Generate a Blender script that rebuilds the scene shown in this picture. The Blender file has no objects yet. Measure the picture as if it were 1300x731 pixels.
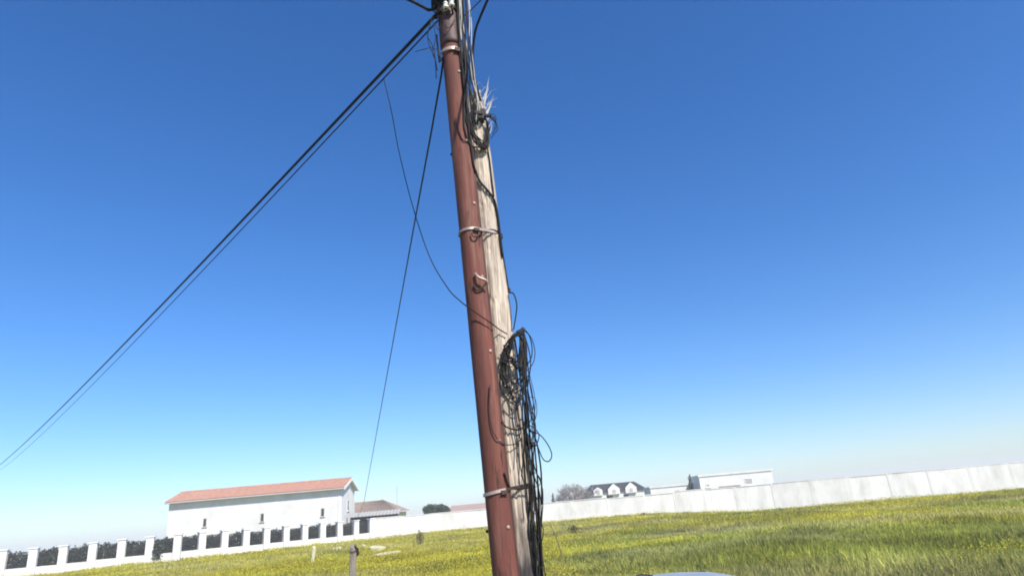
import bpy, math, random
import numpy as np
from mathutils import Vector, Matrix, noise
R = math.radians
random.seed(7)
rng = np.random.default_rng(7)
scene = bpy.context.scene
col = scene.collection

# ------------------------------------------------------------------ camera
PITCH, ROLL, FPX = R(19.4), R(5.0), 800.0
CAM = Vector((0, 0, 1.65))
DIR = Vector((0, math.cos(PITCH), math.sin(PITCH)))
UP0 = Vector((0, -math.sin(PITCH), math.cos(PITCH)))
XA = Vector((1, 0, 0))
RIGHT = math.cos(ROLL) * XA - math.sin(ROLL) * UP0
UP = math.cos(ROLL) * UP0 + math.sin(ROLL) * XA
cd = bpy.data.cameras.new('camera')
cam = bpy.data.objects.new('camera', cd)
col.objects.link(cam)
m = Matrix((RIGHT, UP, -DIR)).transposed().to_4x4()
m.translation = CAM
cam.matrix_world = m
cd.sensor_width = 36.0
cd.lens = 36.0 * FPX / 1300.0
cd.clip_start = 0.05
cd.clip_end = 5000
scene.camera = cam

def P(px, py, Y):
    """point on the sight line through a photo pixel, Y metres into the place"""
    v = DIR * FPX + RIGHT * (px - 650.0) - UP * (py - 365.5)
    return CAM + v * (Y / v.y)

def PZ(px, py, Z=0.0):
    v = DIR * FPX + RIGHT * (px - 650.0) - UP * (py - 365.5)
    return CAM + v * ((Z - CAM.z) / v.z)

# ------------------------------------------------------------------ sky and sun
SUN_AZ, SUN_EL = R(143), R(45)          # azimuth clockwise from +Y: behind the camera, to its right
sv = Vector((math.sin(SUN_AZ) * math.cos(SUN_EL), math.cos(SUN_AZ) * math.cos(SUN_EL), math.sin(SUN_EL)))
w = bpy.data.worlds.new('World')
scene.world = w
w.use_nodes = True
nt = w.node_tree
bg = nt.nodes['Background']
sk = nt.nodes.new('ShaderNodeTexSky')
sk.sky_type = 'NISHITA'
sk.sun_disc = False
sk.sun_elevation = SUN_EL
sk.sun_rotation = SUN_AZ
sk.altitude = 0
sk.air_density = 1.0
sk.dust_density = 0.5
sk.ozone_density = 7.5
hs = nt.nodes.new('ShaderNodeHueSaturation')      # the phone camera's vivid colours, evenly over the whole sky
hs.inputs['Saturation'].default_value = 1.2
hs.inputs['Hue'].default_value = 0.506
nt.links.new(sk.outputs['Color'], hs.inputs['Color'])
nt.links.new(hs.outputs['Color'], bg.inputs['Color'])
bg.inputs['Strength'].default_value = 0.138
sd = bpy.data.lights.new('sun', 'SUN')
sd.energy = 5.0
sd.angle = R(0.5)
sd.color = (1.0, 0.95, 0.87)
sun = bpy.data.objects.new('sun', sd)
col.objects.link(sun)
sun.rotation_euler = (-sv).to_track_quat('-Z', 'Y').to_euler()
scene.view_settings.view_transform = 'Standard'
scene.view_settings.look = 'None'
scene.view_settings.gamma = 1.0
scene.view_settings.use_curve_mapping = False
scene.view_settings.exposure = 0.42
scene.cycles.filter_width = 1.9
scene.cycles.volume_bounces = 4

# ------------------------------------------------------------------ materials
MATS = {}
def mat(name, c1, c2=None, rough=0.7, scale=4.0, stretch=(1, 1, 1), bump=0.0, bscale=None, metal=0.0,
        rnd=0.0, detail=6.0, contrast=(0.35, 0.65), spec=0.4, attr=None, trans=0.0):
    if name in MATS:
        return MATS[name]
    ma = bpy.data.materials.new(name)
    ma.use_nodes = True
    n, l = ma.node_tree.nodes, ma.node_tree.links
    b = n['Principled BSDF']
    b.inputs['Roughness'].default_value = rough
    b.inputs['Metallic'].default_value = metal
    b.inputs['Specular IOR Level'].default_value = spec
    tc = n.new('ShaderNodeTexCoord')
    mp = n.new('ShaderNodeMapping')
    mp.inputs['Scale'].default_value = stretch
    l.new(tc.outputs['Object'], mp.inputs['Vector'])
    src = None
    if attr:
        a = n.new('ShaderNodeAttribute')
        a.attribute_name = attr
        src = a.outputs['Color']
    elif c2 is not None:
        nz = n.new('ShaderNodeTexNoise')
        nz.inputs['Scale'].default_value = scale
        nz.inputs['Detail'].default_value = detail
        nz.inputs['Roughness'].default_value = 0.65
        l.new(mp.outputs['Vector'], nz.inputs['Vector'])
        r = n.new('ShaderNodeValToRGB')
        r.color_ramp.elements[0].position = contrast[0]
        r.color_ramp.elements[1].position = contrast[1]
        r.color_ramp.elements[0].color = (*c1, 1)
        r.color_ramp.elements[1].color = (*c2, 1)
        l.new(nz.outputs['Fac'], r.inputs['Fac'])
        src = r.outputs['Color']
    if src is None:
        rgb = n.new('ShaderNodeRGB')
        rgb.outputs[0].default_value = (*c1, 1)
        src = rgb.outputs[0]
    if rnd > 0:
        oi = n.new('ShaderNodeObjectInfo')
        mr = n.new('ShaderNodeMapRange')
        mr.inputs['To Min'].default_value = 1 - rnd
        mr.inputs['To Max'].default_value = 1 + rnd * 0.4
        l.new(oi.outputs['Random'], mr.inputs['Value'])
        hs = n.new('ShaderNodeHueSaturation')
        l.new(mr.outputs['Result'], hs.inputs['Value'])
        l.new(src, hs.inputs['Color'])
        src = hs.outputs['Color']
    l.new(src, b.inputs['Base Color'])
    if bump > 0:
        nb = n.new('ShaderNodeTexNoise')
        nb.inputs['Scale'].default_value = bscale or scale * 3
        nb.inputs['Detail'].default_value = 5
        l.new(mp.outputs['Vector'], nb.inputs['Vector'])
        bp = n.new('ShaderNodeBump')
        bp.inputs['Strength'].default_value = bump
        bp.inputs['Distance'].default_value = 0.02
        l.new(nb.outputs['Fac'], bp.inputs['Height'])
        l.new(bp.outputs['Normal'], b.inputs['Normal'])
    if trans > 0:
        t = n.new('ShaderNodeBsdfTranslucent')
        l.new(src, t.inputs['Color'])
        mx = n.new('ShaderNodeMixShader')
        mx.inputs['Fac'].default_value = trans
        l.new(b.outputs[0], mx.inputs[1])
        l.new(t.outputs[0], mx.inputs[2])
        l.new(mx.outputs[0], n['Material Output'].inputs['Surface'])
    MATS[name] = ma
    return ma

M_CABLE = mat('black_cable', (0.008, 0.008, 0.010), (0.018, 0.018, 0.020), rough=0.6, scale=8, spec=0.15)
M_CABLE2 = mat('weathered_cable', (0.018, 0.016, 0.015), (0.05, 0.045, 0.04), rough=0.7, scale=10, spec=0.15)
M_PALE = mat('pale_cable', (0.5, 0.48, 0.44), (0.3, 0.29, 0.27), rough=0.6, scale=10)
M_PIPE = mat('red_brown_paint', (0.180, 0.062, 0.045), (0.115, 0.043, 0.034), rough=0.72, scale=3.5,
             stretch=(6, 6, 0.6), bump=0.15, bscale=20, spec=0.22)
def weather(ma, rust, lo, hi, sc, st):
    n, l = ma.node_tree.nodes, ma.node_tree.links
    b = n['Principled BSDF']
    src = b.inputs['Base Color'].links[0].from_socket
    tc = n.new('ShaderNodeTexCoord'); mp = n.new('ShaderNodeMapping'); mp.inputs['Scale'].default_value = st
    mp.inputs['Location'].default_value = (3.3, 1.7, sc)
    l.new(tc.outputs['Object'], mp.inputs['Vector'])
    nz = n.new('ShaderNodeTexNoise'); nz.inputs['Scale'].default_value = sc; nz.inputs['Detail'].default_value = 8
    nz.inputs['Roughness'].default_value = 0.7
    l.new(mp.outputs['Vector'], nz.inputs['Vector'])
    mr = n.new('ShaderNodeMapRange'); mr.inputs['From Min'].default_value = lo; mr.inputs['From Max'].default_value = hi
    l.new(nz.outputs['Fac'], mr.inputs['Value'])
    mx = n.new('ShaderNodeMix'); mx.data_type = 'RGBA'
    l.new(mr.outputs['Result'], mx.inputs['Factor']); l.new(src, mx.inputs['A']); mx.inputs['B'].default_value = (*rust, 1)
    l.new(mx.outputs['Result'], b.inputs['Base Color'])
weather(M_PIPE, (0.33, 0.165, 0.125), .50, .78, 3.0, (5, 5, .35))      # sun-faded streaks
weather(M_PIPE, (0.055, 0.028, 0.020), .56, .66, 7.0, (4, 4, .5))     # chips and rust stains
M_PIPE2 = mat('dark_brown_paint_gap_shade', (0.11, 0.045, 0.036), (0.05, 0.03, 0.027), rough=0.6, scale=5,
              stretch=(3, 3, 1), bump=0.2)  # paint of the sleeve; on the flange it stands in for gap shade
M_STEEL = mat('zinc_steel', (0.55, 0.46, 0.41), (0.34, 0.22, 0.17), rough=0.45, scale=14, metal=0.35)
M_RUST = mat('dark_rusty_steel', (0.035, 0.025, 0.02), (0.09, 0.055, 0.04), rough=0.7, scale=18, metal=0.3)
M_GREYP = mat('grey_post_wood', (0.31, 0.265, 0.22), (0.16, 0.135, 0.11), rough=0.9, scale=5, stretch=(4, 4, 0.5), bump=0.5)
M_WHITE = mat('white_render', (0.77, 0.75, 0.715), (0.60, 0.58, 0.545), rough=0.85, scale=0.55, bump=0.1, bscale=12, contrast=(0.3, 0.7))
M_PANEL = mat('white_panel', (0.74, 0.715, 0.665), (0.52, 0.495, 0.455), rough=0.85, scale=0.8, stretch=(1, 1, 0.45), rnd=0.07, bump=0.1, bscale=10, contrast=(0.42, 0.78))
M_PLINTH = mat('plinth_grass_bounce', (0.70, 0.66, 0.50), (0.52, 0.47, 0.34), rough=0.9, scale=1.5)  # yellowish tint imitates light reflected off dry grass at the wall foot
M_TILE = mat('terracotta', (0.50, 0.27, 0.19), (0.36, 0.18, 0.125), rough=0.85, scale=2.2, rnd=0.05)
M_TAN = mat('tan_tile', (0.32, 0.235, 0.175), (0.20, 0.15, 0.125), rough=0.85, scale=2.0)
M_PINKT = mat('haze_muted_red', (0.42, 0.29, 0.25), (0.36, 0.25, 0.22), rough=0.85, scale=2.0)  # red muted in the colour to imitate haze over the far roofs
M_SLATE = mat('dark_slate', (0.020, 0.021, 0.026), (0.04, 0.04, 0.046), rough=0.6, scale=3)
M_CREAM = mat('cream_render', (0.72, 0.62, 0.36), (0.62, 0.54, 0.34), rough=0.85, scale=1.0)
M_PINK = mat('pink_render', (0.72, 0.58, 0.54), (0.66, 0.52, 0.49), rough=0.85, scale=1.0)
M_GLASS = mat('dark_glass', (0.02, 0.022, 0.026), rough=0.12, spec=0.6)
M_DARKM = mat('dark_iron', (0.015, 0.014, 0.017), (0.03, 0.027, 0.03), rough=0.6, scale=6)
M_TRIM = mat('white_trim', (0.78, 0.77, 0.75), rough=0.6)
M_GREYT = mat('grey_trim', (0.36, 0.34, 0.31), (0.44, 0.42, 0.38), rough=0.7, scale=3)
M_BARK = mat('haze_paled_bark', (0.33, 0.29, 0.285), (0.24, 0.205, 0.205), rough=0.9, scale=3)  # paler than bark, with distance haze put into the colour
M_BARKD = mat('dark_bark', (0.06, 0.045, 0.035), (0.10, 0.08, 0.06), rough=0.9, scale=5)
M_LEAFD = mat('dark_leaf', (0.018, 0.040, 0.018), (0.045, 0.080, 0.035), rough=0.6, scale=1.2, trans=0.15)
M_LEAFH = mat('hedge_leaf', (0.022, 0.030, 0.022), (0.04, 0.05, 0.035), rough=0.6, scale=1.2)
M_STONE = mat('pale_stone', (0.60, 0.55, 0.36), (0.45, 0.41, 0.27), rough=0.9, scale=3, bump=0.3)
M_DRY = mat('dry_stalk', (0.14, 0.12, 0.045), (0.20, 0.17, 0.06), rough=0.9, scale=4)

# ------------------------------------------------------------------ mesh helpers
def rootloc(o):
    v = Vector((0, 0, 0))
    while o is not None:
        v = v + o.location
        o = o.parent
    return v

class MB:
    def __init__(self, xf=None):
        self.v, self.f, self.xf = [], [], xf
    def pt(self, p):
        p = Vector(p)
        return self.xf @ p if self.xf is not None else p
    def add(self, vs, fs):
        o = len(self.v)
        self.v += [self.pt(p) for p in vs]
        self.f += [tuple(i + o for i in f) for f in fs]
        return self
    def box(self, x0, x1, y0, y1, z0, z1):
        vs = [(x, y, z) for z in (z0, z1) for y in (y0, y1) for x in (x0, x1)]
        return self.add(vs, [(0, 2, 3, 1), (4, 5, 7, 6), (0, 1, 5, 4), (2, 6, 7, 3), (0, 4, 6, 2), (1, 3, 7, 5)])
    def obox(self, c, ux, uy, uz, hx, hy, hz):
        c, ux, uy, uz = Vector(c), Vector(ux), Vector(uy), Vector(uz)
        vs = [c + ux * hx * a + uy * hy * b + uz * hz * d for d in (-1, 1) for b in (-1, 1) for a in (-1, 1)]
        return self.add(vs, [(0, 2, 3, 1), (4, 5, 7, 6), (0, 1, 5, 4), (2, 6, 7, 3), (0, 4, 6, 2), (1, 3, 7, 5)])
    def tube(self, pts, r, n=6, cap=True):
        pts = [Vector(p) for p in pts]
        rs = r if isinstance(r, (list, tuple)) else [r] * len(pts)
        vs, fs = [], []
        t = (pts[1] - pts[0]).normalized()
        a = Vector((0, 0, 1)) if abs(t.z) < 0.9 else Vector((1, 0, 0))
        u = t.cross(a).normalized()
        for i, p in enumerate(pts):
            q = pts[min(i + 1, len(pts) - 1)] - pts[max(i - 1, 0)]
            if q.length > 1e-9:
                t = q.normalized()
            u = (u - t * u.dot(t))
            u = u.normalized() if u.length > 1e-6 else t.orthogonal().normalized()
            w_ = t.cross(u)
            for k in range(n):
                an = 2 * math.pi * k / n
                vs.append(p + (u * math.cos(an) + w_ * math.sin(an)) * rs[i])
        for i in range(len(pts) - 1):
            for k in range(n):
                k2 = (k + 1) % n
                fs.append((i * n + k, i * n + k2, (i + 1) * n + k2, (i + 1) * n + k))
        if cap:
            fs.append(tuple(range(n))[::-1])
            fs.append(tuple((len(pts) - 1) * n + k for k in range(n)))
        return self.add(vs, fs)
    def build(self, name, ma, parent=None, smooth=False, bevel=0.0):
        off = rootloc(parent)
        me = bpy.data.meshes.new(name)
        used = sorted({i for f in self.f for i in f})
        ix = {o_: k_ for k_, o_ in enumerate(used)}
        me.from_pydata([tuple(self.v[i] - off) for i in used], [], [tuple(ix[i] for i in f) for f in self.f])
        me.update()
        if smooth:
            me.polygons.foreach_set('use_smooth', [True] * len(me.polygons))
        me.materials.append(ma)
        o = bpy.data.objects.new(name, me)
        col.objects.link(o)
        if parent is not None:
            o.parent = parent
        if bevel > 0:
            bv = o.modifiers.new('bevel', 'BEVEL')
            bv.width = bevel
            bv.segments = 2
        return o

def tag(o, label=None, cat=None, group=None, kind=None):
    if label: o['label'] = label
    if cat: o['category'] = cat
    if group: o['group'] = group
    if kind: o['kind'] = kind
    return o

def empty(name, loc, label, cat, group=None):
    o = bpy.data.objects.new(name, None)
    o.location = loc
    o.empty_display_size = 0.2
    col.objects.link(o)
    return tag(o, label, cat, group)

def spline(pts, step=6):
    pts = [Vector(p) for p in pts]
    q = [pts[0] * 2 - pts[1]] + pts + [pts[-1] * 2 - pts[-2]]
    out = []
    for i in range(1, len(q) - 2):
        for k in range(step):
            t = k / step
            a, b, c, d = q[i - 1], q[i], q[i + 1], q[i + 2]
            out.append(0.5 * ((2 * b) + (c - a) * t + (2 * a - 5 * b + 4 * c - d) * t * t + (3 * b - a - 3 * c + d) * t ** 3))
    out.append(pts[-1])
    return out

def sag(a, b, s, n=40):
    a, b = Vector(a), Vector(b)
    return [a.lerp(b, i / n) - Vector((0, 0, 4 * s * (i / n) * (1 - i / n))) for i in range(n + 1)]

def fbm(x, y, s, o=3):
    return noise.fractal(Vector((x / s, y / s, 3.1)), 1.0, 2.0, o)

# ------------------------------------------------------------------ ground
def sstep(a, b, x):
    t = min(1.0, max(0.0, (x - a) / (b - a)))
    return t * t * (3 - 2 * t)
TRACK_Z = -0.365
def ground_z(x, y):
    r = math.hypot(x, y)
    z = (0.15 * fbm(x, y, 11.0) + 0.11 * fbm(x + 50, y, 3.2)) * sstep(7, 15, r) * (1 - 0.6 * sstep(120, 200, r))
    z -= .85 * sstep(12, 24, x) * sstep(48, 75, y)
    d = max(abs(x - 1.35) / 1.25, abs(y - 6.3) / 3.4)
    z += (TRACK_Z - 0.03) * (1 - sstep(0.85, 1.25, d))
    return z

vs, fs = [(0, 0, ground_z(0, 0))], []
NA = 220
rad = [0.8 * 1.055 ** i for i in range(134)]
for r_ in rad:
    for k in range(NA):
        a = 2 * math.pi * k / NA
        x, y = r_ * math.sin(a), r_ * math.cos(a)
        vs.append((x, y, ground_z(x, y)))
for k in range(NA):
    fs.append((0, 1 + (k + 1) % NA, 1 + k))
for i in range(len(rad) - 1):
    for k in range(NA):
        a, b = 1 + i * NA + k, 1 + i * NA + (k + 1) % NA
        fs.append((a, b, b + NA, a + NA))
M_GROUND = mat('field_soil', (0.11, 0.125, 0.025), (0.22, 0.20, 0.05), rough=0.95, scale=0.35, bump=0.6, bscale=9)
g = MB().add(vs, fs).build('ground', M_GROUND, smooth=True)
tag(g, kind='structure')
M_TRACK = mat('packed_earth', (0.25, 0.20, 0.15), (0.33, 0.28, 0.21), rough=0.95, scale=2.5, bump=0.5, bscale=30)
tv, tf = [], []
for i in range(41):
    for j in range(9):
        x = 0.31 + 2.08 * j / 8
        y = 3.5 + 5.6 * i / 40
        tv.append((x, y, TRACK_Z + 0.006 * fbm(x, y, 0.6)))
for i in range(40):
    for j in range(8):
        tf.append((i * 9 + j, i * 9 + j + 1, (i + 1) * 9 + j + 1, (i + 1) * 9 + j))
tag(MB().add(tv, tf).build('dirt_track', M_TRACK, smooth=True), kind='structure')

# ------------------------------------------------------------------ boundary walls
WALL_L = [Vector((-62, 47, 0)), Vector((-30, 56.5, 0)), Vector((-17.2, 71.4, 0))]
WALL_M = [Vector((-17.2, 71.4, 0)), Vector((-12.3, 79.6, 0)), Vector((13.4, 79.0, 0))]
WALL_R = [Vector((13.4, 79.0, 0)), Vector((24.0, 78.4, 0)), Vector((112, 66, 0))]

def seg_frames(pts, L):
    out = []
    for a, b in zip(pts[:-1], pts[1:]):
        n = max(1, round((b - a).length / L))
        d = (b - a) / n
        for i in range(n):
            out.append((a + d * i, a + d * (i + 1)))
    return out

def panel_wall(name, pts, h, label, L=4.2, level=None):
    base = pts[0].copy()
    t = empty(name, base, label, 'wall')
    fr = seg_frames(pts, L)
    Z = Vector((0, 0, 1))
    for i, (a, b) in enumerate(fr):
        d = (b - a).normalized()
        nrm = Vector((d.y, -d.x, 0))
        g0 = (ground_z(a.x, a.y) + ground_z(b.x, b.y)) / 2
        hh = (h if level is None else level - g0) + 0.10 * fbm(i * 1.7, pts[0].x, 1.0)
        c = (a + b) / 2
        MB().obox(c + nrm * random.uniform(-.02, .02) + Z * (g0 + hh / 2 + 0.1), d, nrm, Z,
                  (b - a).length / 2 - 0.13, 0.07, hh / 2 - 0.1).build('panel', M_PANEL, t, bevel=0.015)
        MB().obox(c + nrm * 0.02 + Z * (g0 + 0.0), d, nrm, Z, (b - a).length / 2 - 0.115, 0.12, 0.2).build('bounce_plinth', M_PLINTH, t)
        MB().obox(c + Z * (g0 + hh + 0.04), d, nrm, Z, (b - a).length / 2 - 0.12, 0.11, 0.04).build('coping', M_PANEL, t)
        MB().obox(a + Z * (g0 + hh / 2), d, nrm, Z, 0.125, 0.085, hh / 2 + 0.05).build('post', M_PANEL, t, bevel=0.01)
    return t

panel_wall('boundary_wall', WALL_M, 2.05, 'long white panelled boundary wall running across the far end of the field')
panel_wall('boundary_wall', WALL_R, 1.95, 'white boundary wall at the right below the white flat-roofed buildings', level=2.1)

t = empty('railing_wall', WALL_L[-1], 'low white wall with pillars and dark iron railings in front of the white house', 'wall')
fr = seg_frames(list(reversed(WALL_L)), 2.05)
Zv = Vector((0, 0, 1))
for i, (a, b) in enumerate(fr):
    d = (b - a).normalized()
    nrm = Vector((-d.y, d.x, 0))
    g0 = (ground_z(a.x, a.y) + ground_z(b.x, b.y)) / 2
    L = (b - a).length
    c = (a + b) / 2
    MB().obox(c + Zv * (g0 + 0.28), d, nrm, Zv, L / 2 - 0.31, 0.1, 0.42).build('base_wall', M_WHITE, t)
    MB().obox(c + Zv * (g0 + 0.0) + nrm * 0.03, d, nrm, Zv, L / 2 - 0.305, 0.12, 0.18).build('bounce_plinth', M_PLINTH, t)
    p = MB().obox(a + Zv * (g0 + 0.95), d, nrm, Zv, 0.30, 0.24, 1.1).build('pillar', M_WHITE, t, bevel=0.02)
    MB().obox(a + Zv * (g0 + 2.09), d, nrm, Zv, 0.36, 0.30, 0.04).build('cap', M_TRIM, p)
    mb = MB()
    for zz in (0.82, 1.25, 1.8):
        mb.obox(c + Zv * (g0 + zz), d, nrm, Zv, L / 2 - 0.29, 0.02, 0.02)
    for k in range(12):
        mb.obox(a + d * (0.36 + (L - 0.72) * k / 11) + Zv * (g0 + 1.27), d, nrm, Zv, 0.016, 0.016, 0.56)
    mb.build('railing', M_DARKM, t)

# ------------------------------------------------------------------ leaves / trees
def leaf_cloud(name, ma, parent, blobs, n, size, squash=1.0, kind=None):
    """many small leaf faces through the volume of several ellipsoids"""
    tot = sum(b[1].x * b[1].y * b[1].z for b in blobs)
    V = []
    for c, rr in blobs:
        k = max(40, int(n * rr.x * rr.y * rr.z / tot))
        u = rng.normal(size=(k, 3))
        u /= np.linalg.norm(u, axis=1)[:, None]
        rad_ = rng.uniform(0.35, 1.0, k) ** 0.5 * rng.uniform(0.85, 1.1, k)
        p = np.array(c)[None] + u * rad_[:, None] * np.array(rr)[None]
        a = rng.normal(size=(k, 3)); a /= np.linalg.norm(a, axis=1)[:, None]
        b = np.cross(a, rng.normal(size=(k, 3))); b /= np.linalg.norm(b, axis=1)[:, None]
        s = size * rng.uniform(0.6, 1.4, k)[:, None]
        q = np.stack([p - a * s, p + b * s * 0.5, p + a * s, p - b * s * 0.5], 1)
        V.append(q.reshape(-1, 3))
    V = np.concatenate(V)
    off = np.array(rootloc(parent)) if parent else 0
    V = V - off
    n4 = len(V) // 4
    me = bpy.data.meshes.new(name)
    me.vertices.add(len(V)); me.vertices.foreach_set('co', V.astype(np.float32).ravel())
    me.loops.add(len(V)); me.loops.foreach_set('vertex_index', np.arange(len(V), dtype=np.int32))
    me.polygons.add(n4)
    me.polygons.foreach_set('loop_start', np.arange(0, len(V), 4, dtype=np.int32))
    me.polygons.foreach_set('loop_total', np.full(n4, 4, dtype=np.int32))
    me.update(); me.validate()
    me.materials.append(ma)
    o = bpy.data.objects.new(name, me)
    col.objects.link(o)
    if parent: o.parent = parent
    if kind: o['kind'] = kind
    return o

def leafy_tree(name, base, h, w_, label, ma=M_LEAFD, n=7000, size=0.13, shape='dome', group=None):
    t = empty(name, base, label, 'tree', group)
    base = Vector(base)
    tr = MB()
    top = base + Vector((0.1, 0, h * 0.75))
    tr.tube(spline([base + Vector((0, 0, -.1)), base + Vector((0.06, 0, h * .3)), top]), [0.16 * (1 - .8 * i / 12) for i in range(13)], 7)
    for k in range(7):
        a = k * 0.9
        tr.tube([base + Vector((0.05, 0, h * (.25 + .05 * k))), base + Vector((math.cos(a) * w_ * .3, math.sin(a) * w_ * .3, h * (.45 + .05 * k)))], [0.06, 0.02], 5)
    tr.build('trunk', M_BARKD, t, smooth=True)
    blobs = []
    if shape == 'dome':
        for k in range(20):
            a, q = random.uniform(0, 6.28), random.uniform(0, 1) ** .5
            x, y = math.cos(a) * q * w_ * .42, math.sin(a) * q * w_ * .42
            zz = h * (0.50 + 0.38 * (1 - q * q)) + random.uniform(-.12, .05) * h
            s = random.uniform(.09, .2) * w_
            blobs.append((base + Vector((x, y, zz)), Vector((s, s, s * .75))))
    else:
        for k in range(12):
            f = k / 11
            s = w_ * .5 * (1 - f) ** .8 + .08
            blobs.append((base + Vector((random.uniform(-.05, .05), 0, h * (.12 + .83 * f))), Vector((s, s, h * .1))))
    leaf_cloud('crown', ma, t, blobs, n, size)
    return t

def bare_tree(base, h, label, seed, spread=0.5, group=None):
    rs = random.Random(seed)
    t = empty('bare_tree', base, label, 'tree', group)
    tr, cr = MB(), MB()
    def grow(p, d, L, r, depth):
        q = p + d * L * 0.5 + Vector((rs.uniform(-1, 1), rs.uniform(-1, 1), 0)) * L * .05
        e = q + (d + Vector((rs.uniform(-1, 1), rs.uniform(-1, 1), .3)) * .12).normalized() * L * 0.5
        (tr if depth < 2 else cr).tube([p, q, e], [r, r * .85, r * .65], 5 if depth < 3 else 3, cap=False)
        if depth >= 6:
            return
        for k in range(rs.choice((3, 3, 4)) if depth else 4):
            nd = (d + Vector((rs.uniform(-1, 1), rs.uniform(-1, 1), rs.uniform(-.25, .55))) * spread * 1.35).normalized()
            grow(p.lerp(e, rs.uniform(.55, 1.0)), nd, L * rs.uniform(.6, .8), max(r * .55, 0.011), depth + 1)
    grow(Vector(base) - Vector((0, 0, .1)), Vector((0, 0, 1)), h * .3, h * .03, 0)
    tr.build('trunk', M_BARK, t)
    cr.build('crown', M_BARK, t)
    return t

# ------------------------------------------------------------------ houses
def tile_slope(mb, e0, e1, r0, r1, pitch=0.24, amp=0.035, rows=9):
    """corrugated tile slope between eave e0-e1 and ridge r0-r1, each row lapping the next"""
    e0, e1, r0, r1 = map(Vector, (e0, e1, r0, r1))
    n = max(4, int((e1 - e0).length / pitch) * 4)
    nrm = (e1 - e0).cross(r0 - e0).normalized()
    vs, fs = [], []
    for j in range(rows):
        for s in (0, 1):
            f = (j + s * 1.02) / rows
            lift = 0.035 * (1 - s)
            for i in range(n + 1):
                u = i / n
                p = e0.lerp(e1, u).lerp(r0.lerp(r1, u), min(f, 1.0))
                vs.append(p + nrm * (amp * math.sin(i * math.pi / 2) + lift))
    for k in range(2 * rows - 1):
        for i in range(n):
            a = k * (n + 1) + i
            fs.append((a, a + 1, a + n + 2, a + n + 1))
    mb.add(vs, fs)

def frame_xf(loc, rz):
    return Matrix.Translation(Vector(loc)) @ Matrix.Rotation(rz, 4, 'Z')

def window(parent, xf, x0, x1, y, z0, z1, frame=M_TRIM, pane=M_GLASS):
    """window on a wall whose outer face is local plane y, looking towards -y"""
    mb = MB(xf)
    s = 0.07
    mb.box(x0, x1, y - .05, y + .04, z0, z0 + s).box(x0, x1, y - .05, y + .04, z1 - s, z1)
    mb.box(x0, x0 + s, y - .047, y + .04, z0 + s, z1 - s).box(x1 - s, x1, y - .047, y + .04, z0 + s, z1 - s)
    wd = mb.build('window', frame, parent)
    MB(xf).box(x0 + s, x1 - s, y - .018, y - .008, z0 + s, z1 - s).build('pane', pane, wd)
    MB(xf).box(x0 - .08, x1 + .08, y - .12, y + .02, z0 - .07, z0 - .005).build('sill', frame, wd)

# white house with terracotta gable roof, left
xf = frame_xf((-23.1, 81.0, 0), R(2.0))
h = empty('white_house', (-23.1, 81.0, 0), 'tall white house with an orange tiled gable roof behind the railings', 'house')
WX, WY, EZ, RZ = 21.0, 6.8, 6.1, 7.2
mb = MB(xf)
mb.add([(-WX, 0, -.3), (0, 0, -.3), (0, WY, -.3), (-WX, WY, -.3), (-WX, 0, EZ), (0, 0, EZ), (0, WY, EZ), (-WX, WY, EZ),
        (-WX, WY / 2, RZ - .12), (0, WY / 2, RZ - .12)],
       [(0, 1, 5, 4), (1, 2, 6, 9, 5), (2, 3, 7, 6), (3, 0, 4, 8, 7), (4, 5, 9, 8), (7, 8, 9, 6)])
mb.build('wall', M_WHITE, h)
rf = MB(xf)
sl = (RZ - EZ) / (WY / 2)
ov = 0.55
tile_slope(rf, (-WX - .4, -ov, EZ - ov * sl + .16), (.45, -ov, EZ - ov * sl + .16), (-WX - .4, WY / 2, RZ + .16), (.45, WY / 2, RZ + .16))
tile_slope(rf, (.45, WY + ov, EZ - ov * sl + .16), (-WX - .4, WY + ov, EZ - ov * sl + .16), (.45, WY / 2, RZ + .16), (-WX - .4, WY / 2, RZ + .16))
roof = rf.build('roof', M_TILE, h)
MB(xf).tube([(-WX - .4, WY / 2, RZ + .19), (.45, WY / 2, RZ + .19)], .11, 8).build('ridge_tile', M_TILE, roof)
sf = MB(xf)
sf.add([(-WX - .38, -ov, EZ - ov * sl - .02), (.43, -ov, EZ - ov * sl - .02), (.43, WY / 2, RZ - .02), (-WX - .38, WY / 2, RZ - .02),
        (-WX - .38, WY + ov, EZ - ov * sl - .02), (.43, WY + ov, EZ - ov * sl - .02),
        (-WX - .38, -ov, EZ - ov * sl + .10), (.43, -ov, EZ - ov * sl + .10), (.43, WY / 2, RZ + .10), (-WX - .38, WY / 2, RZ + .10),
        (-WX - .38, WY + ov, EZ - ov * sl + .10), (.43, WY + ov, EZ - ov * sl + .10)],
       [(0, 3, 2, 1), (3, 4, 5, 2), (0, 1, 7, 6), (1, 2, 8, 7), (2, 5, 11, 8), (6, 7, 8, 9), (9, 8, 11, 10), (5, 4, 10, 11), (4, 3, 9, 10), (3, 0, 6, 9)])
sf.build('soffit', M_WHITE, roof)
bb = MB(xf)
for sgn in (0, 1):
    y0, y1 = ((-ov, WY / 2), (WY + ov, WY / 2))[sgn]
    a, b = Vector((.46, y0, EZ - ov * sl)), Vector((.46, y1, RZ))
    bb.add([a + Vector((0, 0, -.12)), b + Vector((0, 0, -.12)), b + Vector((0, 0, .2)), a + Vector((0, 0, .2)),
            a + Vector((.05, 0, -.12)), b + Vector((.05, 0, -.12)), b + Vector((.05, 0, .2)), a + Vector((.05, 0, .2))],
           [(0, 1, 2, 3), (4, 7, 6, 5), (0, 4, 5, 1), (3, 2, 6, 7), (0, 3, 7, 4), (1, 5, 6, 2)])
bb.build('bargeboard', M_TRIM, roof)
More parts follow.
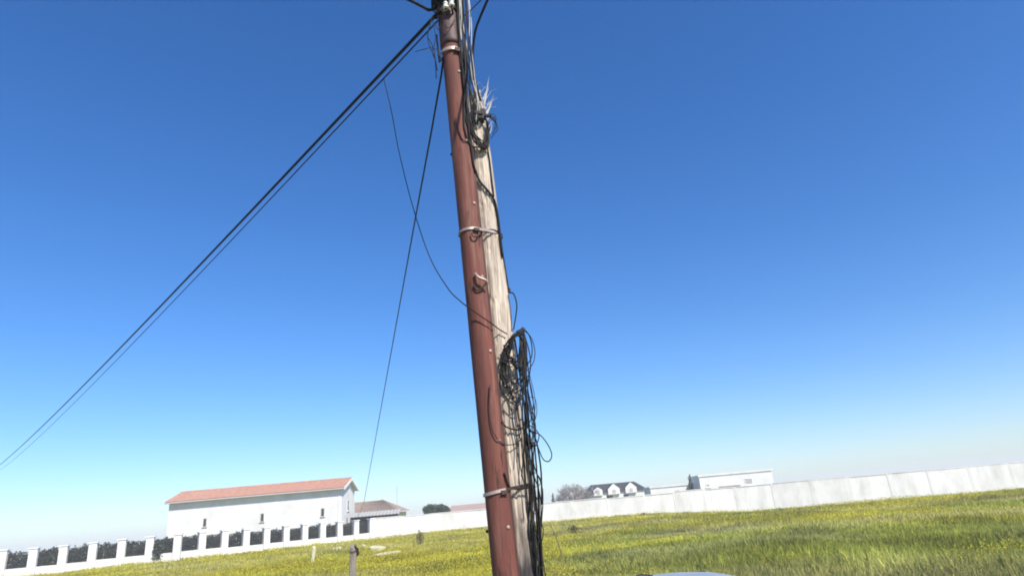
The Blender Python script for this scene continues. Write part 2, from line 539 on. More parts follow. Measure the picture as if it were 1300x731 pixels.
MB(xf).tube([(-WX - .3, -ov - .06, EZ - ov * sl + .02), (.4, -ov - .06, EZ - ov * sl + .02)], .06, 8).build('gutter', M_GREYT, h)
MB(xf).tube([(-.35, -.06, EZ - .25), (-.35, -.06, 0)], .045, 6).build('downpipe', M_TRIM, h)
for x in (-2.3, -9.6, -16.5):
    window(h, xf, x - .22, x + .22, 0, 2.9, 3.9, M_GREYT)
xw = xf @ Matrix.Rotation(R(90), 4, 'Z')
window(h, xw, 2.7, 3.7, 0, 3.4, 4.7, M_TRIM)
window(h, xw, 4.7, 5.5, 0, 1.3, 2.5, M_TRIM)

# tan hip-roofed house
xf = frame_xf((-29.6, 95, 0), R(-3))
h = empty('hip_roof_house', (-29.6, 95, 0), 'low cream house with a brown tiled hip roof right of the white house', 'house')
W2, D2, E2, R2 = 10.2, 7.0, 3.05, 4.75
MB(xf).box(0, W2, 0, D2, -.3, E2).build('wall', M_CREAM, h)
o = .5
c = [(-o, -o, E2), (W2 + o, -o, E2), (W2 + o, D2 + o, E2), (-o, D2 + o, E2), (2.2, D2 / 2, R2), (W2 - 2.6, D2 / 2, R2)]
mb = MB(xf)
tile_slope(mb, c[0], c[1], c[4], c[5], rows=8)
tile_slope(mb, c[1], c[2], c[5], c[5], rows=8)
tile_slope(mb, c[2], c[3], c[5], c[4], rows=8)
tile_slope(mb, c[3], c[0], c[4], c[4], rows=8)
roof = mb.build('roof', M_TAN, h)
MB(xf).box(-o, W2 + o, -o, D2 + o, E2 - .14, E2 - .02).build('fascia', M_TRIM, roof)
MB(xf).box(7.1, 7.5, 3.9, 4.3, R2 - .6, R2 + .16).build('chimney', M_CREAM, roof)
window(h, xf, 6.0, 7.0, 0, 1.2, 2.4)
window(h, xf, 8.2, 9.2, 0, 1.2, 2.4)

# lean-to canopy beside the wall
base = Vector((-18.3, 77.5, 0))
xf = frame_xf(base, R(8))
cp = empty('lean_to_canopy', base, 'low grey sheet canopy with a dark sheet as shade under it beside the white house', 'canopy')
for x in (-2.9, 2.6):
    for y in (-1.3, 1.6):
        MB(xf).tube([(x, y, -.2), (x, y, 2.55 + .13 * (y + 1.3))], .05, 6).build('post', M_DARKM, cp)
mb = MB(xf)
n = 64
vs, fs = [], []
for i in range(n + 1):
    x = -3.2 + 6.2 * i / n
    z = .03 * math.sin(i * math.pi / 2)
    for zz in (0, -.05):
        vs += [(x, -1.7, 2.5 + z + zz), (x, 2.0, 3.0 + z + zz)]
for i in range(n):
    a = i * 4
    fs += [(a, a + 4, a + 5, a + 1), (a + 2, a + 3, a + 7, a + 6), (a, a + 2, a + 6, a + 4), (a + 1, a + 5, a + 7, a + 3)]
fs += [(0, 1, 3, 2), (n * 4, n * 4 + 2, n * 4 + 3, n * 4 + 1)]
mb.add(vs, fs).build('roof_sheet', M_GREYT, cp)
MB(xf).box(-2.85, 2.55, 1.63, 1.69, -.2, 2.75).build('shade_sheet', M_DARKM, cp)  # dark sheet added to stand in for the shade under the canopy

# antenna mast
base = Vector((-19.2, 95.5, 0))
am = empty('antenna_mast', base, 'thin antenna mast standing up beside the brown hip roof', 'antenna')
MB().tube([base, base + Vector((0, 0, 6.7))], .035, 6).build('mast', M_GREYT, am)
for k in range(4):
    MB().tube([base + Vector((-.35 + .05 * k, 0, 6.2 - .3 * k)), base + Vector((.35 - .05 * k, 0, 6.2 - .3 * k))], .012, 5).build('crossbar', M_GREYT, am)

# far red roofs behind the wall, haze put into their muted colour
def simple_gable(name, loc, rz, W, D, ez, rz_, wall, tile, label, wins):
    xf = frame_xf(loc, rz)
    h = empty(name, loc, label, 'house')
    MB(xf).add([(0, 0, -.3), (W, 0, -.3), (W, D, -.3), (0, D, -.3), (0, 0, ez), (W, 0, ez), (W, D, ez), (0, D, ez), (0, D / 2, rz_ - .1), (W, D / 2, rz_ - .1)],
               [(0, 1, 5, 4), (1, 2, 6, 9, 5), (2, 3, 7, 6), (3, 0, 4, 8, 7), (4, 5, 9, 8), (7, 8, 9, 6)]).build('wall', wall, h)
    mb = MB(xf)
    s = (rz_ - ez) / (D / 2)
    tile_slope(mb, (-.3, -.4, ez - .4 * s + .08), (W + .3, -.4, ez - .4 * s + .08), (-.3, D / 2, rz_ + .08), (W + .3, D / 2, rz_ + .08), rows=8)
    tile_slope(mb, (W + .3, D + .4, ez - .4 * s + .08), (-.3, D + .4, ez - .4 * s + .08), (W + .3, D / 2, rz_ + .08), (-.3, D / 2, rz_ + .08), rows=8)
    rf = mb.build('roof', tile, h)
    MB(xf).tube([(-.3, D / 2, rz_ + .1), (W + .3, D / 2, rz_ + .1)], .1, 6).build('ridge_tile', tile, rf)
    for (x0, x1, z0, z1) in wins:
        window(h, xf, x0, x1, 0, z0, z1)
    return h
simple_gable('gable_house', (-16.6, 135, 0), R(-4), 8.5, 8, 2.5, 3.55, M_PINK, M_PINKT,
             'distant house whose red roof muted for haze shows just above the wall right of the round tree', [(1.2, 2.4, 1.1, 2.3), (5.5, 6.8, 1.1, 2.3)])
simple_gable('gable_house', (-7.0, 142, 0), R(6), 5.5, 7, 2.4, 3.3, M_WHITE, M_PINKT,
             'distant house with red roof muted for haze close to the left of the pole', [(1.2, 2.4, 1.1, 2.2), (3.4, 4.5, 1.1, 2.2)])
simple_gable('gable_house', (7.4, 118, 0), R(2), 3.2, 5, 2.75, 3.35, M_WHITE, M_PINKT,
             'small white outbuilding with a pinkish roof left of the dark-roofed house', [(1.0, 1.8, 1.2, 2.2)])

# dark-roofed house with three white gables
HB = Vector((10.4, 112, 0))
xf = frame_xf(HB, R(3))
h = empty('dormer_house', HB, 'white house with a dark slate roof and three white dormer gables', 'house')
W3, D3, E3, R3 = 8.9, 7.0, 3.4, 4.75
MB(xf).box(0, W3, 0, D3, -.3, E3).build('wall', M_WHITE, h)
o = .35
mb = MB(xf)
mb.add([(-o, -o, E3), (W3 + o, -o, E3), (W3 + o, D3 + o, E3), (-o, D3 + o, E3), (.5, D3 / 2 - 1, R3), (W3 - 1.0, D3 / 2 - 1, R3), (W3 - 1.0, D3 / 2 + 1, R3), (.5, D3 / 2 + 1, R3),
        (-o, -o, E3 - .12), (W3 + o, -o, E3 - .12), (W3 + o, D3 + o, E3 - .12), (-o, D3 + o, E3 - .12)],
       [(0, 1, 5, 4), (1, 2, 6, 5), (2, 3, 7, 6), (3, 0, 4, 7), (4, 5, 6, 7), (0, 8, 9, 1), (1, 9, 10, 2), (2, 10, 11, 3), (3, 11, 8, 0), (8, 11, 10, 9)])
roof = mb.build('roof', M_SLATE, h)
for gx, gw, gt in ((1.0, 1.5, 4.25), (3.7, 2.0, 4.62), (6.6, 1.9, 4.6)):
    ft = -.5
    d = MB(xf)
    x0, x1 = gx - gw / 2, gx + gw / 2
    zt = E3 + .35
    d.add([(x0, ft, 2.9), (x1, ft, 2.9), (x1, ft, zt), (gx, ft, gt), (x0, ft, zt),
           (x0, 2.4, 2.9), (x1, 2.4, 2.9), (x1, 2.4, zt), (gx, 2.4, gt), (x0, 2.4, zt)],
          [(0, 1, 2, 3, 4), (9, 8, 7, 6, 5), (1, 6, 7, 2), (4, 9, 5, 0), (0, 5, 6, 1), (2, 7, 8, 3), (3, 8, 9, 4)])
    dm = d.build('dormer', M_WHITE, h)
    MB(xf).box(gx - .28, gx + .28, ft - .03, ft + .05, 3.05, 3.6).build('pane', M_GREYT, dm)
    c_ = MB(xf)
    for s in (-1, 1):
        a, b = Vector((gx, ft + .12, gt + .03)), Vector((gx + s * (gw / 2 + .18), ft + .12, zt - .10))
        c_.add([a, b, b + Vector((0, 2.3, 0)), a + Vector((0, 2.3, 0)), a + Vector((0, 0, .08)), b + Vector((0, 0, .08)), b + Vector((0, 2.3, .08)), a + Vector((0, 2.3, .08))],
               [(0, 1, 2, 3), (4, 7, 6, 5), (0, 4, 5, 1), (1, 5, 6, 2), (2, 6, 7, 3), (3, 7, 4, 0)])
    c_.build('dormer_roof', M_SLATE, dm)
window(h, xf, 2.35, 3.5, 0, 2.05, 2.85, M_TRIM)
window(h, xf, 5.2, 6.2, 0, 2.1, 2.8, M_TRIM)

# white flat-roofed buildings, right
def flat_block(loc, rz, W, D, H, label, wins, ma=M_WHITE, band=None):
    xf = frame_xf(loc, rz)
    b = empty('flat_roofed_building', loc, label, 'building')
    MB(xf).box(0, W, 0, D, -.3, H).build('wall', ma, b, bevel=.02)
    mb = MB(xf)
    mb.box(-.1, W + .1, -.1, .12, H + .002, H + .22).box(-.1, W + .1, D - .12, D + .1, H + .002, H + .22)
    mb.box(-.1, .12, .121, D - .121, H + .002, H + .22).box(W - .12, W + .1, .121, D - .121, H + .002, H + .22)
    mb.build('parapet', M_PANEL, b)
    for (x0, x1, z0, z1) in wins:
        window(b, xf, x0, x1, 0, z0, z1, M_TRIM, M_GREYT)
    if band:
        MB(xf).box(band[0], band[1], -.06, -.003, band[2], band[3]).build('band', M_PINKT, b)
    return b
flat_block((15.9, 88.0, 0), R(-2), 6.6, 6, 2.95, 'long low white flat-roofed building right of the dark-roofed house', [(3.3, 3.8, 2.0, 2.5)])
flat_block((21.5, 84.0, 0), R(-1), 9.2, 6, 3.75, 'taller white flat-roofed building at the right above the boundary wall', [(.7, 1.2, 2.4, 2.85), (5.6, 6.6, 2.3, 3.1)], band=(2.3, 5.0, 2.30, 2.42))

# ------------------------------------------------------------------ trees behind the wall
leafy_tree('round_tree', (-12.95, 91, 0), 3.8, 4.0, 'round dark green tree behind the wall left of the pole')
leafy_tree('cypress_tree', (3.25, 95, 0), 3.4, 1.0, 'small dark cypress just right of the pole behind the wall', n=1500, size=.1, shape='cone')
leafy_tree('cypress_tree', (20.85, 86.0, 0), 4.1, 1.0, 'dark pointed conifer top between the white flat-roofed buildings', n=1800, size=.1, shape='cone')
bare_tree((6.8, 104, 0), 6.6, 'broad leafless grey tree behind the wall beside the dark-roofed house', 3, .6)
bare_tree((5.0, 106, 0), 5.4, 'smaller leafless grey tree nearest the small cypress', 5, .55)
bare_tree((9.0, 106, 0), 6.2, 'tall leafless tree whose twigs touch the dark slate roof', 8, .5)

# dark hedge behind the railings
dv = (WALL_L[1] - WALL_L[2]).normalized()
nv = Vector((-dv.y, dv.x, 0))
nv = nv if nv.y > 0 else -nv
hb = WALL_L[2] + nv * 1.0 + dv * .6
hd = empty('hedge', hb, 'dark hedge behind the railings in front of the white house', 'hedge')
blobs = []
k = 0.0
while k < 21:
    blobs.append((hb + dv * k + Vector((0, 0, .95 + .06 * math.sin(k * 2.1))), Vector((.7, .55, .98 + .1 * random.uniform(-1, 1)))))
    k += .75
leaf_cloud('foliage', M_LEAFH, hd, blobs, 26000, .11)
h2 = empty('hedge', WALL_L[1] + Vector((0, 1.0, 0)), 'dark hedge behind the railings at the far left of the field', 'hedge')
d2_ = (WALL_L[0] - WALL_L[1]).normalized()
bl2 = []
k = 0.0
while k < 24:
    bl2.append((WALL_L[1] + Vector((0, 1.1, 0)) + d2_ * k + Vector((0, 0, .95 + .06 * math.sin(k * 2.1))), Vector((.7, .5, .98 + .1 * random.uniform(-1, 1)))))
    k += .75
leaf_cloud('foliage', M_LEAFH, h2, bl2, 24000, .11)
for i in range(12):
    p = WALL_L[1] + Vector((0, 1.1, 0)) + d2_ * (i * 1.9 + .3)
    MB().tube([p + Vector((0, 0, -.1)), p + Vector((.05, 0, 1.4))], [.04, .015], 5).build('stem', M_BARKD, h2)
for i in range(14):
    p = hb + dv * (i * 1.5 + .3)
    MB().tube([p + Vector((0, 0, -.1)), p + Vector((.05, 0, 1.4))], [.04, .015], 5).build('stem', M_BARKD, hd)

# ------------------------------------------------------------------ field vegetation
poly = [WALL_L[0], WALL_L[1], WALL_L[2], WALL_M[1], WALL_M[2], WALL_R[1], WALL_R[2]]
azs, rds = [], []
for a, b in zip(poly[:-1], poly[1:]):
    for i in range(40):
        p = a.lerp(b, i / 40)
        azs.append(math.atan2(p.x, p.y)); rds.append(math.hypot(p.x, p.y))
azs, rds = np.array(azs), np.array(rds)

def vnoise(x, y, s, seed):
    """smooth value noise on arrays"""
    gx, gy = x / s + seed * 17.3, y / s + seed * 5.7
    ix, iy = np.floor(gx).astype(int), np.floor(gy).astype(int)
    fx, fy = gx - ix, gy - iy
    fx, fy = fx * fx * (3 - 2 * fx), fy * fy * (3 - 2 * fy)
    T = np.random.default_rng(seed).random((256, 256))
    hsh = lambda a, b: T[a % 256, b % 256]
    return (hsh(ix, iy) * (1 - fx) + hsh(ix + 1, iy) * fx) * (1 - fy) + (hsh(ix, iy + 1) * (1 - fx) + hsh(ix + 1, iy + 1) * fx) * fy

def field_points(n, r0=7.0):
    az = rng.uniform(-.80, .86, n)
    rmax = np.interp(az, azs, rds) - .25
    u = rng.random(n)
    r = r0 * (rmax / r0) ** u ** .82
    return az, r, rmax, r * np.sin(az), r * np.cos(az)

def gz_arr(x, y):
    return np.array([ground_z(a, b) for a, b in zip(x, y)])

def tri_mesh(name, V, C, ma, label, cat):
    me = bpy.data.meshes.new(name)
    n = len(V)
    me.vertices.add(n); me.vertices.foreach_set('co', V.astype(np.float32).ravel())
    me.loops.add(n); me.loops.foreach_set('vertex_index', np.arange(n, dtype=np.int32))
    me.polygons.add(n // 3)
    me.polygons.foreach_set('loop_start', np.arange(0, n, 3, dtype=np.int32))
    me.polygons.foreach_set('loop_total', np.full(n // 3, 3, dtype=np.int32))
    ca = me.color_attributes.new('tint', 'FLOAT_COLOR', 'POINT')
    ca.data.foreach_set('color', np.concatenate([C, np.ones((n, 1))], 1).astype(np.float32).ravel())
    me.update(); me.validate()
    me.materials.append(ma)
    o = bpy.data.objects.new(name, me)
    col.objects.link(o)
    return tag(o, label, cat, kind='stuff')

def lushness(x, y, r):
    """0 = dry yellowish, 1 = fresh green growth (right foreground)"""
    a = vnoise(x, y, 6.0, 11) * .6 + vnoise(x, y, 2.2, 12) * .4
    g_ = 1 / (1 + np.exp(-((x - 0.5) / 1.2))) * 1 / (1 + np.exp((r - 27) / 4.0))
    return np.clip(a * .8 + g_ * .62 - .18, 0, 1)

NC = 95000
az, r, rmax, x, y = field_points(NC)
z = gz_arr(x, y)
lush = lushness(x, y, r)
patch = vnoise(x, y, 4.0, 21) * .6 + vnoise(x, y, 1.3, 22) * .4
B = 5
hgt = (.05 + .26 * patch ** 1.6) * (1 + .05 * lush) * rng.uniform(.6, 1.3, NC)
hgt = np.where(rmax - r < 1.2, hgt * 1.25, hgt)
wid = .012 + r * .00075
dry, fresh, olive = np.array([.52, .47, .22]), np.array([.30, .33, .06]), np.array([.52, .465, .05])
t1 = np.clip(lush * 1.6, 0, 1)[:, None]
base_c = np.where(lush[:, None] < .45, olive, fresh * .6 + olive * .4) * (1 - t1 * .55) + fresh * t1 * .55
dr = np.clip((vnoise(x, y, 5.0, 31) - .42) * 2.6, 0, 1)[:, None]
base_c = base_c * (1 - dr * .6) + dry * dr * .6
base_c = base_c * (rng.uniform(.75, 1.2, NC) * (.38 + .78 * vnoise(x, y, 2.6, 51) + .42 * vnoise(x, y, .8, 52)))[:, None]
Vs, Cs = [], []
for b in range(B):
    a = rng.uniform(0, 2 * np.pi, NC)
    ox = rng.normal(0, 1, NC) * (.05 + r * .0022); oy = rng.normal(0, 1, NC) * (.05 + r * .0022)
    dx, dy = np.cos(a) * wid, np.sin(a) * wid
    lean = rng.normal(0, .35, (NC, 2)) * hgt[:, None]
    hb_ = hgt * rng.uniform(.6, 1.2, NC)
    v = np.stack([np.stack([x + ox - dx, y + oy - dy, z - .03], 1), np.stack([x + ox + dx, y + oy + dy, z - .03], 1),
                  np.stack([x + ox + lean[:, 0], y + oy + lean[:, 1], z + hb_], 1)], 1)
    Vs.append(v.reshape(-1, 3))
    cc = base_c * rng.uniform(.85, 1.15, NC)[:, None]
    Cs.append(np.repeat(cc, 3, axis=0))
M_GRASS = mat('grass_blades', (0, 0, 0), rough=.75, attr='tint', trans=.45, spec=.2)
tri_mesh('meadow_grass', np.concatenate(Vs), np.concatenate(Cs), M_GRASS, 'yellow green meadow grass covering the field in front of the wall', 'grass')

NF = 150000
az, r, rmax, x, y = field_points(NF, 9.0)
lush = lushness(x, y, r)
pp = vnoise(x, y, 5.5, 41) * .55 + vnoise(x, y, 1.6, 42) * .45 - .42 * lush
leftness = 1 / (1 + np.exp((x + 1.5) / 2.0))
nearl = 1 / (1 + np.exp((r - 46) / 6.0))
keep = rng.random(NF) < np.clip((pp - .31 + .33 * leftness * nearl) * 4.2, .015, 1)
r, x, y, rmax = r[keep], x[keep], y[keep], rmax[keep]
NF = len(x)
z = gz_arr(x, y) + rng.uniform(.06, .30, NF)
s = .008 + r * .00042
yc = np.array([.66, .57, .05]) * rng.uniform(.75, 1.15, NF)[:, None]
Vs, Cs = [], []
for b in range(2):
    a = rng.uniform(0, 2 * np.pi, NF)
    ca_, sa_ = np.cos(a), np.sin(a)
    v = np.stack([np.stack([x - ca_ * s, y - sa_ * s, z], 1), np.stack([x + ca_ * s, y + sa_ * s, z + s * .3], 1),
                  np.stack([x + sa_ * s * .8, y - ca_ * s * .8, z + s * 1.3], 1)], 1)
    Vs.append(v.reshape(-1, 3)); Cs.append(np.repeat(yc, 3, axis=0))
M_FLOWER = mat('yellow_petals', (0, 0, 0), rough=.7, attr='tint', trans=.3, spec=.2)
tri_mesh('meadow_flowers', np.concatenate(Vs), np.concatenate(Cs), M_FLOWER, 'small yellow wild flowers scattered through the meadow', 'flowers')

# weeds that stand out singly
def weed(px, py, hh, ww, label, n=26, ma=M_DRY):
    p = PZ(px, py)
    p.z = ground_z(p.x, p.y)
    t = empty('tall_weed', p, label, 'plant', 'weeds standing out of the meadow')
    mb, lf = MB(), MB()
    for k in range(n):
        a, q = random.uniform(0, 6.28), random.uniform(0, 1)
        tip = p + Vector((math.cos(a) * q * ww, math.sin(a) * q * ww, hh * random.uniform(.6, 1)))
        mid = p.lerp(tip, .5) + Vector((0, 0, hh * .08))
        ft_ = p + Vector((math.cos(a) * q * ww * .7, math.sin(a) * q * ww * .7, -.1))
        mid = ft_.lerp(tip, .5)
        mb.tube([ft_, mid, tip], [.018, .014, .006], 4, cap=False)
        for j in range(5):
            c = mid.lerp(tip, random.random()) + Vector([random.uniform(-1, 1) * .06 for _ in range(3)])
            u = Vector([random.uniform(-1, 1) for _ in range(3)]) * .07
            v = Vector([random.uniform(-1, 1) for _ in range(3)]) * .04
            lf.add([c - u, c + v, c + u, c - v], [(0, 1, 2, 3)])
    mb.build('stalk', ma, t)['kind'] = 'stuff'
    lf.build('foliage', ma, t)['kind'] = 'stuff'
weed(533, 692, .95, .35, 'upright grey green weed tuft in front of the far wall')
weed(729, 676, .55, .55, 'low dark spreading weed right of the pole', 40, mat('weed_green', (.07, .075, .012), (.11, .11, .02), rough=.8))
weed(818, 655.5, .4, .35, 'small brown weed at the foot of the right wall')
weed(398, 714, .5, .2, 'small brown weed beside the pale short stake', 14)

# reed stalk leaning right of the pole
p0 = PZ(716, 716)
p0.z = ground_z(p0.x, p0.y)
ln = (P(697, 662, p0.y + .2) - p0)
tag(MB().tube(spline([p0 - Vector((0, 0, .05)), p0 + ln * .5 + Vector((.05, 0, .02)), p0 + ln]), [.028 - .0012 * i for i in range(13)], 5).build('dry_reed', M_DRY),
    'single thin dry stalk leaning left in the grass right of the pole', 'plant')

# stakes and stones in the field
def stake(px, py_top, Y, wpx, label, lean=0.0, ma=M_GREYP):
    top = P(px, py_top, Y)
    hw = wpx / 2 * (top - CAM).length / 860
    bx, bz = top.x + lean, ground_z(top.x, Y)
    t = empty('fence_stake', (bx, Y, bz), label, 'stake', 'old fence stakes in the field')
    hgt_ = top.z - bz
    mb = MB()
    vs, fs = [], []
    N, K = 9, 14
    for k in range(K + 1):
        f = k / K
        for i in range(N):
            a = 2 * math.pi * i / N
            rr = hw * (1.08 - .12 * f) * (1 + .12 * math.sin(3 * a + 1) + .06 * noise.noise(Vector((a * 2, f * 6, px))))
            zz = bz - .25 + (hgt_ + .25) * f
            if k == K:
                zz += .35 * hw * math.cos(a - 2.4) * 2
            vs.append((bx + (top.x - bx) * f + rr * math.cos(a), Y + rr * math.sin(a), zz))
    for k in range(K):
        for i in range(N):
            fs.append((k * N + i, k * N + (i + 1) % N, (k + 1) * N + (i + 1) % N, (k + 1) * N + i))
    fs.append(tuple(K * N + i for i in range(N)))
    mb.add(vs, fs).build('post', ma, t)
    return t, top, hw
t, top, hw = stake(448, 693, 9.0, 8.5, 'grey weathered wooden stake at the lower left of the field', lean=-.02)
MB().add([top + Vector(v) for v in [(hw * .6, -.03, .02), (hw * 1.7, -.02, -.03), (hw * 1.9, .0, -.10), (hw * .7, .01, -.15), (hw * .6, .05, .0), (hw * 1.5, .05, -.05), (hw * 1.5, .05, -.11), (hw * .7, .05, -.14)]],
         [(0, 3, 2, 1), (4, 5, 6, 7), (0, 1, 5, 4), (1, 2, 6, 5), (2, 3, 7, 6), (3, 0, 4, 7)]).build('split_shard', M_RUST, t)
MB().tube(spline([top + Vector((hw * 1.2, -hw * .2, -.05)), top + Vector((hw * .2, -hw * 1.2, -.07)), top + Vector((-hw * 1.1, -hw * .3, -.06))]), .004, 5).build('wire_tie', M_RUST, t)
stake(399, 694, 34.0, 4.2, 'short pale stake at the far left of the field', lean=-.12, ma=M_STONE)

def slab(px, py, L, W, rz, label):
    p = PZ(px, py)
    z0 = ground_z(p.x, p.y)
    xf = Matrix.Translation((p.x, p.y, z0 + .12)) @ Matrix.Rotation(rz, 4, 'Z') @ Matrix.Rotation(random.uniform(-.1, .1), 4, 'Y') @ Matrix.Rotation(.16, 4, 'X')
    N = 10
    top, bot = [], []
    for i in range(N):
        a = 2 * math.pi * i / N
        q = 1 + random.uniform(-.22, .12)
        top.append((math.cos(a) * L * .5 * q, math.sin(a) * W * .5 * q, .09 + random.uniform(-.02, .03)))
        bot.append((math.cos(a) * L * .53 * q, math.sin(a) * W * .53 * q, -.22))
    fs = [tuple(range(N)), tuple(range(2 * N - 1, N - 1, -1))] + [(i, i + N, (i + 1) % N + N, (i + 1) % N) for i in range(N)]
    tag(MB(xf).add(top + bot, fs).build('stone_slab', M_STONE, bevel=.02), label, 'stone', 'pale slabs lying in the grass')
slab(428, 700.5, .85, .9, .2, 'pale slab on the grass left of the grey stake top')
slab(479, 698.5, .95, .8, .1, 'pale slab on the grass right of the grey stake, the farther one')
slab(490, 706, 1.15, .7, -.05, 'long pale slab on the grass right of the grey stake, the nearer one')
slab(503, 704, .45, .5, .3, 'small pale slab at the right end of the long one')
slab(462, 695, .35, .4, .3, 'small pale stone just right of the grey stake top')

# ------------------------------------------------------------------ the pole
PIPE_Y = 3.85
def pipe_c(z): return Vector((-.180 - .0334 * (z - 1.44), PIPE_Y, z))
PR = .073
def wood_r(z): return .112 - .0065 * min(z, 4.4)
def wood_c(z):
    t_ = z - 1.41
    x = .008 - .013 * t_ - (.0058 * t_ * t_ if t_ > 0 else 0) - wood_r(z)
    dx = x - pipe_c(z).x
    dy = math.sqrt(max((wood_r(z) + PR + .004) ** 2 - dx * dx, .01))
    return Vector((x, PIPE_Y + dy, z))

pole = empty('utility_pole', wood_c(0), 'weathered broken wooden utility pole strapped to a red brown steel tube', 'utility pole')
# wooden post with splits along the grain and a snapped top
NA_, NZ = 110, 620
ZB, ZT = -.35, 4.42
vs, fs = [], []
for k in range(NZ + 1):
    f = k / NZ
    z = ZB + (ZT - ZB) * f
    c, rr = wood_c(min(z, 4.5)), wood_r(z)
    tw = .10 * z
    for i in range(NA_):
        a = 2 * math.pi * i / NA_
        ca, sa = math.cos(a + tw), math.sin(a + tw)
        n1 = noise.noise(Vector((ca * 3.2, sa * 3.2, z * .55)))
        n2 = noise.noise(Vector((ca * 9, sa * 9, z * 1.1 + 9)))
        n3 = noise.noise(Vector((ca * 26, sa * 26, z * 2.2 + 30)))
        low = sstep(2.3, 1.2, z)
        d = .004 * n1 + .0022 * n2 + .0016 * n3
        wc = .045 + .03 * low
        d -= (.010 + .012 * low) * max(0, 1 - abs(n2 + .18 * n1) / (wc + .02)) * (.35 + .65 * (noise.noise(Vector((ca * 2, sa * 2, z * .9 + 4))) > -.1))
        d -= .020 * low * max(0, 1 - abs(n1) / .09)
        # knots
        for (ka, kz, kr) in ((-1.2, 1.58, .05), (-1.75, 2.55, .035), (-.95, 3.42, .03), (-1.5, 4.05, .03)):
            da = math.atan2(math.sin(a - ka), math.cos(a - ka)) * rr
            q = (da * da + (z - kz) ** 2 * .6) / (kr * kr)
            if q < 4: d += .010 * math.exp(-q * 2) - .014 * math.exp(-q * 14)
        zz = z
        if z > 4.12:
            jag = noise.noise(Vector((ca * 2.4, sa * 2.4, 7.7))) * .14 + noise.noise(Vector((ca * 9, sa * 9, 1.7))) * .10
            fr_ = (z - 4.12) / (ZT - 4.12)
            zz = z + fr_ * (jag + .12)
            d -= fr_ * .022 * (1 + n2)
        cc = wood_c(min(zz, 4.5))
        vs.append((cc.x + math.cos(a) * (rr + d), cc.y + math.sin(a) * (rr + d), zz))
for k in range(NZ):
    for i in range(NA_):
        j = (i + 1) % NA_
        fs.append((k * NA_ + i, k * NA_ + j, (k + 1) * NA_ + j, (k + 1) * NA_ + i))
c = wood_c(4.25)
vs.append((c.x, c.y, 4.28))
for i in range(NA_):
    fs.append((NZ * NA_ + i, NZ * NA_ + (i + 1) % NA_, len(vs) - 1))

# wood material: fine grain streaks, grey weathering, dark splits, tar-dark foot
ma = bpy.data.materials.new('weathered_wood')
ma.use_nodes = True
n, l = ma.node_tree.nodes, ma.node_tree.links
b = n['Principled BSDF']
b.inputs['Roughness'].default_value = .85
b.inputs['Specular IOR Level'].default_value = .2
tc = n.new('ShaderNodeTexCoord')
def nz_(sc, st, det=6):
    mp = n.new('ShaderNodeMapping'); mp.inputs['Scale'].default_value = st
    l.new(tc.outputs['Object'], mp.inputs['Vector'])
    q = n.new('ShaderNodeTexNoise'); q.inputs['Scale'].default_value = sc; q.inputs['Detail'].default_value = det
    l.new(mp.outputs['Vector'], q.inputs['Vector'])
    return q.outputs['Fac']
def ramp(src, p0, c0, p1, c1):
    r_ = n.new('ShaderNodeValToRGB')
    r_.color_ramp.elements[0].position = p0; r_.color_ramp.elements[1].position = p1
    r_.color_ramp.elements[0].color = (*c0, 1); r_.color_ramp.elements[1].color = (*c1, 1)
    l.new(src, r_.inputs['Fac'])
    return r_.outputs['Color']
def mix(fac, a, bb, mode='MIX'):
    x_ = n.new('ShaderNodeMix'); x_.data_type = 'RGBA'; x_.blend_type = mode
    if isinstance(fac, float): x_.inputs['Factor'].default_value = fac
    else: l.new(fac, x_.inputs['Factor'])
    l.new(a, x_.inputs['A']); l.new(bb, x_.inputs['B'])
    return x_.outputs['Result']
g1 = ramp(nz_(20, (5, 5, .22)), .33, (.40, .32, .25), .60, (.72, .625, .52))
g2 = ramp(nz_(2.0, (1, 1, .6)), .35, (.72, .70, .70), .7, (1, .98, .95))
wc_ = mix(1.0, g1, g2, 'MULTIPLY')
fine = ramp(nz_(60, (5, 5, .15), 3), .36, (.42, .38, .35), .50, (1, 1, 1))
wc_ = mix(.55, wc_, fine, 'MULTIPLY')
sp = n.new('ShaderNodeSeparateXYZ'); l.new(tc.outputs['Object'], sp.inputs[0])
ad = n.new('ShaderNodeMath'); ad.operation = 'ADD'
l.new(sp.outputs['Z'], ad.inputs[0])
mm = n.new('ShaderNodeMath'); mm.operation = 'MULTIPLY'; mm.inputs[1].default_value = 1.5
l.new(nz_(6, (2.5, 2.5, .5)), mm.inputs[0]); l.new(mm.outputs[0], ad.inputs[1])
mr = n.new('ShaderNodeMapRange'); mr.inputs['From Min'].default_value = 2.08; mr.inputs['From Max'].default_value = 2.5
l.new(ad.outputs[0], mr.inputs['Value'])
tar = n.new('ShaderNodeRGB'); tar.outputs[0].default_value = (.055, .05, .048, 1)
wc_ = mix(mr.outputs['Result'], tar.outputs[0], wc_)
l.new(wc_, b.inputs['Base Color'])
bp = n.new('ShaderNodeBump'); bp.inputs['Strength'].default_value = .7; bp.inputs['Distance'].default_value = .006
l.new(nz_(45, (5, 5, .2)), bp.inputs['Height'])
l.new(bp.outputs['Normal'], b.inputs['Normal'])
M_WOOD = ma
post = MB().add(vs, fs).build('wooden_post', M_WOOD, pole, smooth=True)
M_SPLINT = mat('fresh_split_wood', (.74, .72, .68), (.50, .46, .41), rough=.85, scale=12, stretch=(3, 3, .4))
